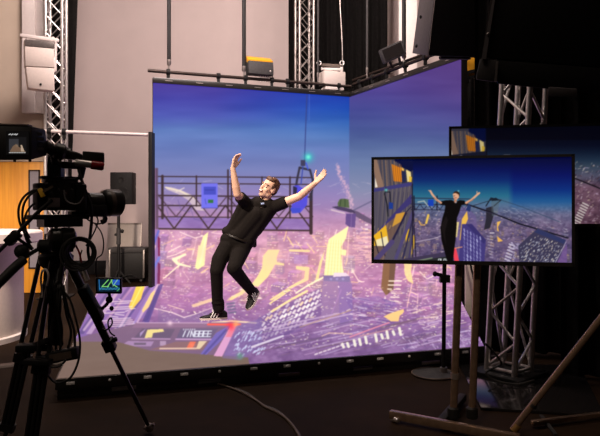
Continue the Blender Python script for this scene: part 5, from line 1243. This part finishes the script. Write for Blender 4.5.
# face
for s in (-1, 1):
    e = MB(); e.ell(H(s * .030, .0775, .004), (.0125, .0085, .0065), HM, 14); e.build('eye', 'eye_white', pr)
    e = MB(); e.ell(H(s * .030, .0842, .003), (.0052, .003, .0055), HM, 10); e.build('iris', 'black', pr)
    e = MB(); e.bar(H(s * .014, .092, .030), H(s * .046, .080, .033), .008, .007, up=Uv); e.build('eyebrow', 'hair', pr)
e = MB(); e.ell(H(0, .0875, -.060), (.028, .012, .014), HM, 16); mo = e.build('mouth', 'mouth', pr)
e = MB(); e.ell(H(0, .0955, -.056), (.023, .006, .007), HM, 14); e.build('teeth', 'white', mo)
# hair: short sides, swept top
e = MB(); hell(e, (0, -.030, .048), (.078, .088, .088)); hell(e, (0, -.045, .0), (.074, .068, .070)); hell(e, (0, .022, .090), (.062, .056, .034))
for s in (-1, 1): hell(e, (s * .072, .015, .03), (.010, .022, .034))
for i in range(26):
    a = RNG.uniform(-.05, .05); y = RNG.uniform(-.07, .06); p = Vector((a, y, .108 - .6 * max(0, -y) ** 1.3)); q = p + Vector((RNG.uniform(-.010, .010), -.022, .004))
    e.cap(H(*p), H(*q), .012, .008)
e.fused('hair', 'hair', pr, .0055, 2)
# polo shirt
b = MB()
e1_, e2_ = Rsh.lerp(Rel, .30), Rsh.lerp(Rel, .80)
b.cap(B(251.5, 208.5), B(232.6, 233, .0), .082, .080); b.cap(B(267, 210), B(247, 239.5, .0), .078, .078); b.cap(chest, B(240, 234), .112, .108)
b.cap(Rsh, Lsh, .066, .064); b.cap(B(257, 204), B(268, 205), .08, .075)
b.cap(B(226.4, 231), B(251, 243.6, .06), .05, .045); b.cap(B(252, 234, .07), B(254.4, 245.4, .10), .05, .026)
b.cap(B(247, 208.5, -.03), B(230.5, 232, .0), .074, .074); b.cap(B(242, 205, -.05), B(234, 224, -.02), .045, .06); b.cap(B(260, 214, .02), B(247, 240, .04), .10, .09); b.cap(B(271, 210, .02), B(256, 230, .03), .065, .07); b.cap(B(236, 235), B(246, 239.5, .02), .100, .092)
b.cap(Rsh, Rsh.lerp(Rel, .6), .064, .058); b.cap(Lsh, Lsh.lerp(Lel, .36), .066, .062)
b.cone(Lsh, Lsh.lerp(Lel, .46), .068, .066, 20); b.cone(Rsh, Rsh.lerp(Rel, .76), .066, .062, 20)
shirt = b.fused('polo_shirt', 'polo', pr, .0085, 4)
b = MB(); nd = (H(0, -.02, -.06) - nek).normalized()
b.lathe(nek - nd * .012, nd, [(.086, -.02), (.078, .0), (.071, .035), (.062, .036), (.066, .0)], 26); b.build('collar', 'polo', shirt)
b = MB(); b.obox(B(262.6, 203.6, -.105), (1, .2, .1), (-.2, 1, .1), (0, -.1, 1), (.034, .012, .018)); b.build('clip_badge', 'pale_blue' if 'pale_blue' in M else 'white', shirt, bevel=.003)
# trousers
b = MB()
b.cap(B(228.5, 240), B(244.6, 245), .092, .086); b.cap(B(232, 236.6), B(247, 241), .092, .086); b.cap(B(236, 245), B(240, 250), .09, .08)
b.cap(B(227.4, 247, -.02), B(219.6, 260, -.08), .096, .086); b.cap(B(219.6, 260, -.08), Rkn, .086, .072); b.cap(Rkn, Ran + Vector((0, 0, .02)), .068, .058); b.cap(Ran + Vector((.01, 0, .06)), Ran + Vector((.012, 0, .0)), .062, .062)
b.cap(B(242, 248.5, .02), Lkn, .096, .072); b.cap(Lkn, Lan, .070, .054)
for k, (p, r) in enumerate(((Rkn.lerp(Ran, .86), .066), (Rkn.lerp(Ran, .74), .063), (Lkn.lerp(Lan, .9), .060))): b.ell(p, (r, r, .022), seg=16)
tr = b.fused('trousers', 'trousers', pr, .0085, 3)
b = MB(); bu = (chest - pel).normalized(); bx = Vector((.93, 0, -.36)); n_ = 30; rg = []
c0 = B(238.4, 238.2)
pts = [c0 + bx.normalized() * math.cos(2 * math.pi * k / n_) * .150 + Vector((0, 1, 0)) * math.sin(2 * math.pi * k / n_) * .10 for k in range(n_ + 1)]
b.tube(pts, .013, 8, False); b.build('belt', 'belt', tr)
# trainers
def shoe(heel, toe_dir, up_dir, side):
    X = toe_dir.normalized(); Z = (up_dir - X * up_dir.dot(X)).normalized(); Y = Z.cross(X)
    T = lambda x, y, z: heel + X * x + Y * y + Z * z
    secs = [(-.004, .024, .070), (.02, .034, .092), (.07, .037, .094), (.11, .037, .086), (.15, .042, .066), (.20, .047, .052), (.245, .043, .044), (.275, .030, .036), (.288, .012, .028)]
    def loft(z0, top, gx, name, m, par):
        b = MB(); rings = []
        for x, hw, zt in secs:
            zt = zt if top is None else top; ring = []
            for k in range(12):
                a = math.pi * k / 11; ring.append(b.bm.verts.new(T(x, math.cos(a) * (hw + gx), z0 + (zt - z0) * math.sin(a) ** (.55 if top is None else .12))))
            rings.append(ring)
        for r0, r1 in zip(rings, rings[1:]):
            for k in range(12): b.bm.faces.new((r0[k], r0[(k + 1) % 12], r1[(k + 1) % 12], r1[k]))
        b.bm.faces.new(rings[0][::-1]); b.bm.faces.new(rings[-1])
        return b.build(name, m, par)
    s = loft(.018, None, 0, 'shoe', 'black', pr)
    loft(.0, .024, .004, 'sole', 'off_white', s)
    for i in range(3):
        x = .095 + i * .030
        for sd in (-1, 1):
            MB().tube([T(x + .022, sd * .042, .026), T(x + .006, sd * .039, .052), T(x - .004, sd * .033, .070), T(x - .010, sd * .024, .083)], .0058, 6).build('stripe', 'white', s)
    b = MB()
    for i in range(4): b.bar(T(.125 + i * .018, -.02, .084 - i * .007), T(.125 + i * .018, .02, .084 - i * .007), .006)
    b.bar(T(.12, 0, .084), T(.185, 0, .060), .008)
    b.build('laces', 'charcoal', s)
    return s
hp = G(226.6, 319.5, SZ); hp.z = SZ + .004; hp.y += .02
shoe(hp, Vector((-.97, -.25, .0)), Vector((0, 0, 1)), -1)
shoe(B(257.6, 292.5, .06), Vector((-.27, -.80, -.53)), Vector((-.45, -.45, .85)), -1)

# ================================================================== LIGHT, WORLD, CAMERA
def area(name, loc, target, size, power, col, sy=None):
    l = bpy.data.lights.new(name, 'AREA'); l.energy = power; l.color = col; l.size = size
    if sy: l.shape = 'RECTANGLE'; l.size_y = sy
    o = bpy.data.objects.new(name, l); C.objects.link(o); o.location = loc
    o.rotation_euler = (Vector(target) - Vector(loc)).to_track_quat('-Z', 'Y').to_euler(); return o
def spot(name, loc, target, power, col, ang, blend=.5, rad=.15):
    l = bpy.data.lights.new(name, 'SPOT'); l.energy = power; l.color = col; l.spot_size = math.radians(ang); l.spot_blend = blend; l.shadow_soft_size = rad
    o = bpy.data.objects.new(name, l); C.objects.link(o); o.location = loc
    o.rotation_euler = (Vector(target) - Vector(loc)).to_track_quat('-Z', 'Y').to_euler(); return o
WARM = (1.0, .80, .66)
spot('key_lamp', (-3.2, 2.6, 5.0), (-.7, 6.4, 1.2), 2300, (1.0, .84, .68), 26, .6, .2)
spot('front_lamp', (1.2, 1.2, 5.6), (-.6, 6.4, 1.1), 420, (1.0, .82, .68), 28, .6, .25)
area('wall_wash', (-1.4, 6.4, 6.2), (-1.4, 12.0, 1.8), 2.4, 500, (1.0, .83, .78), .8)
area('wall_wash_right', (2.4, 8.6, 6.2), (2.0, 12.0, 3.6), 1.0, 110, (1.0, .83, .76), .5)
spot('left_fill', (-3.4, 2.6, 3.9), (-3.85, 7.4, .6), 2600, (1.0, .80, .66), 46, .7, .3)  # unseen spot added to brighten the door and the white counter
spot('tower_fill', (-.5, 4.9, 4.5), (1.66, 4.78, 1.9), 210, (1.0, .86, .80), 22, .5, .1)  # unseen spot added to brighten the right truss tower
spot('flat_fill', (2.3, 5.75, 3.9), (2.15, 7.38, .7), 420, (1.0, .84, .70), 16, .6, .1)  # unseen narrow spot added to light up the cream flat
spot('rig_fill', (-2.9, .7, 3.6), (-1.3, 3.1, 1.2), 60, (1.0, .82, .66), 34, .7, .15)  # unseen soft spot added for glints on the camera rig
spot('stand_fill', (-.9, .6, 4.2), (1.35, 3.6, .6), 320, (1.0, .76, .56), 30, .6, .15)  # unseen warm spot added to bring out the television poles
area('ambient_fill', (-.6, 3.2, 6.3), (-.6, 4.4, 0), 3.0, 45, WARM, 1.5)  # unseen area light added as dim overall ambient fill
w = bpy.data.worlds.new('room_air'); w.use_nodes = True
w.node_tree.nodes['Background'].inputs['Color'].default_value = (.05, .043, .04, 1); w.node_tree.nodes['Background'].inputs['Strength'].default_value = .25
sc.world = w
cd = bpy.data.cameras.new('photo_camera'); co_ = bpy.data.objects.new('photo_camera', cd); C.objects.link(co_)
co_.location = (0, 0, CAM_H); co_.rotation_euler = (math.radians(90), 0, 0)
cd.sensor_fit = 'HORIZONTAL'; cd.sensor_width = 36; cd.lens = 36 * FPX / 600; cd.shift_x = 0; cd.shift_y = (CY - 218) / 600.0
cd.clip_start = .05
sc.camera = co_
sc.view_settings.view_transform = 'Standard'; sc.view_settings.look = 'None'; sc.view_settings.exposure = 0.0; sc.view_settings.gamma = 1.0
sc.view_settings.use_curve_mapping = False
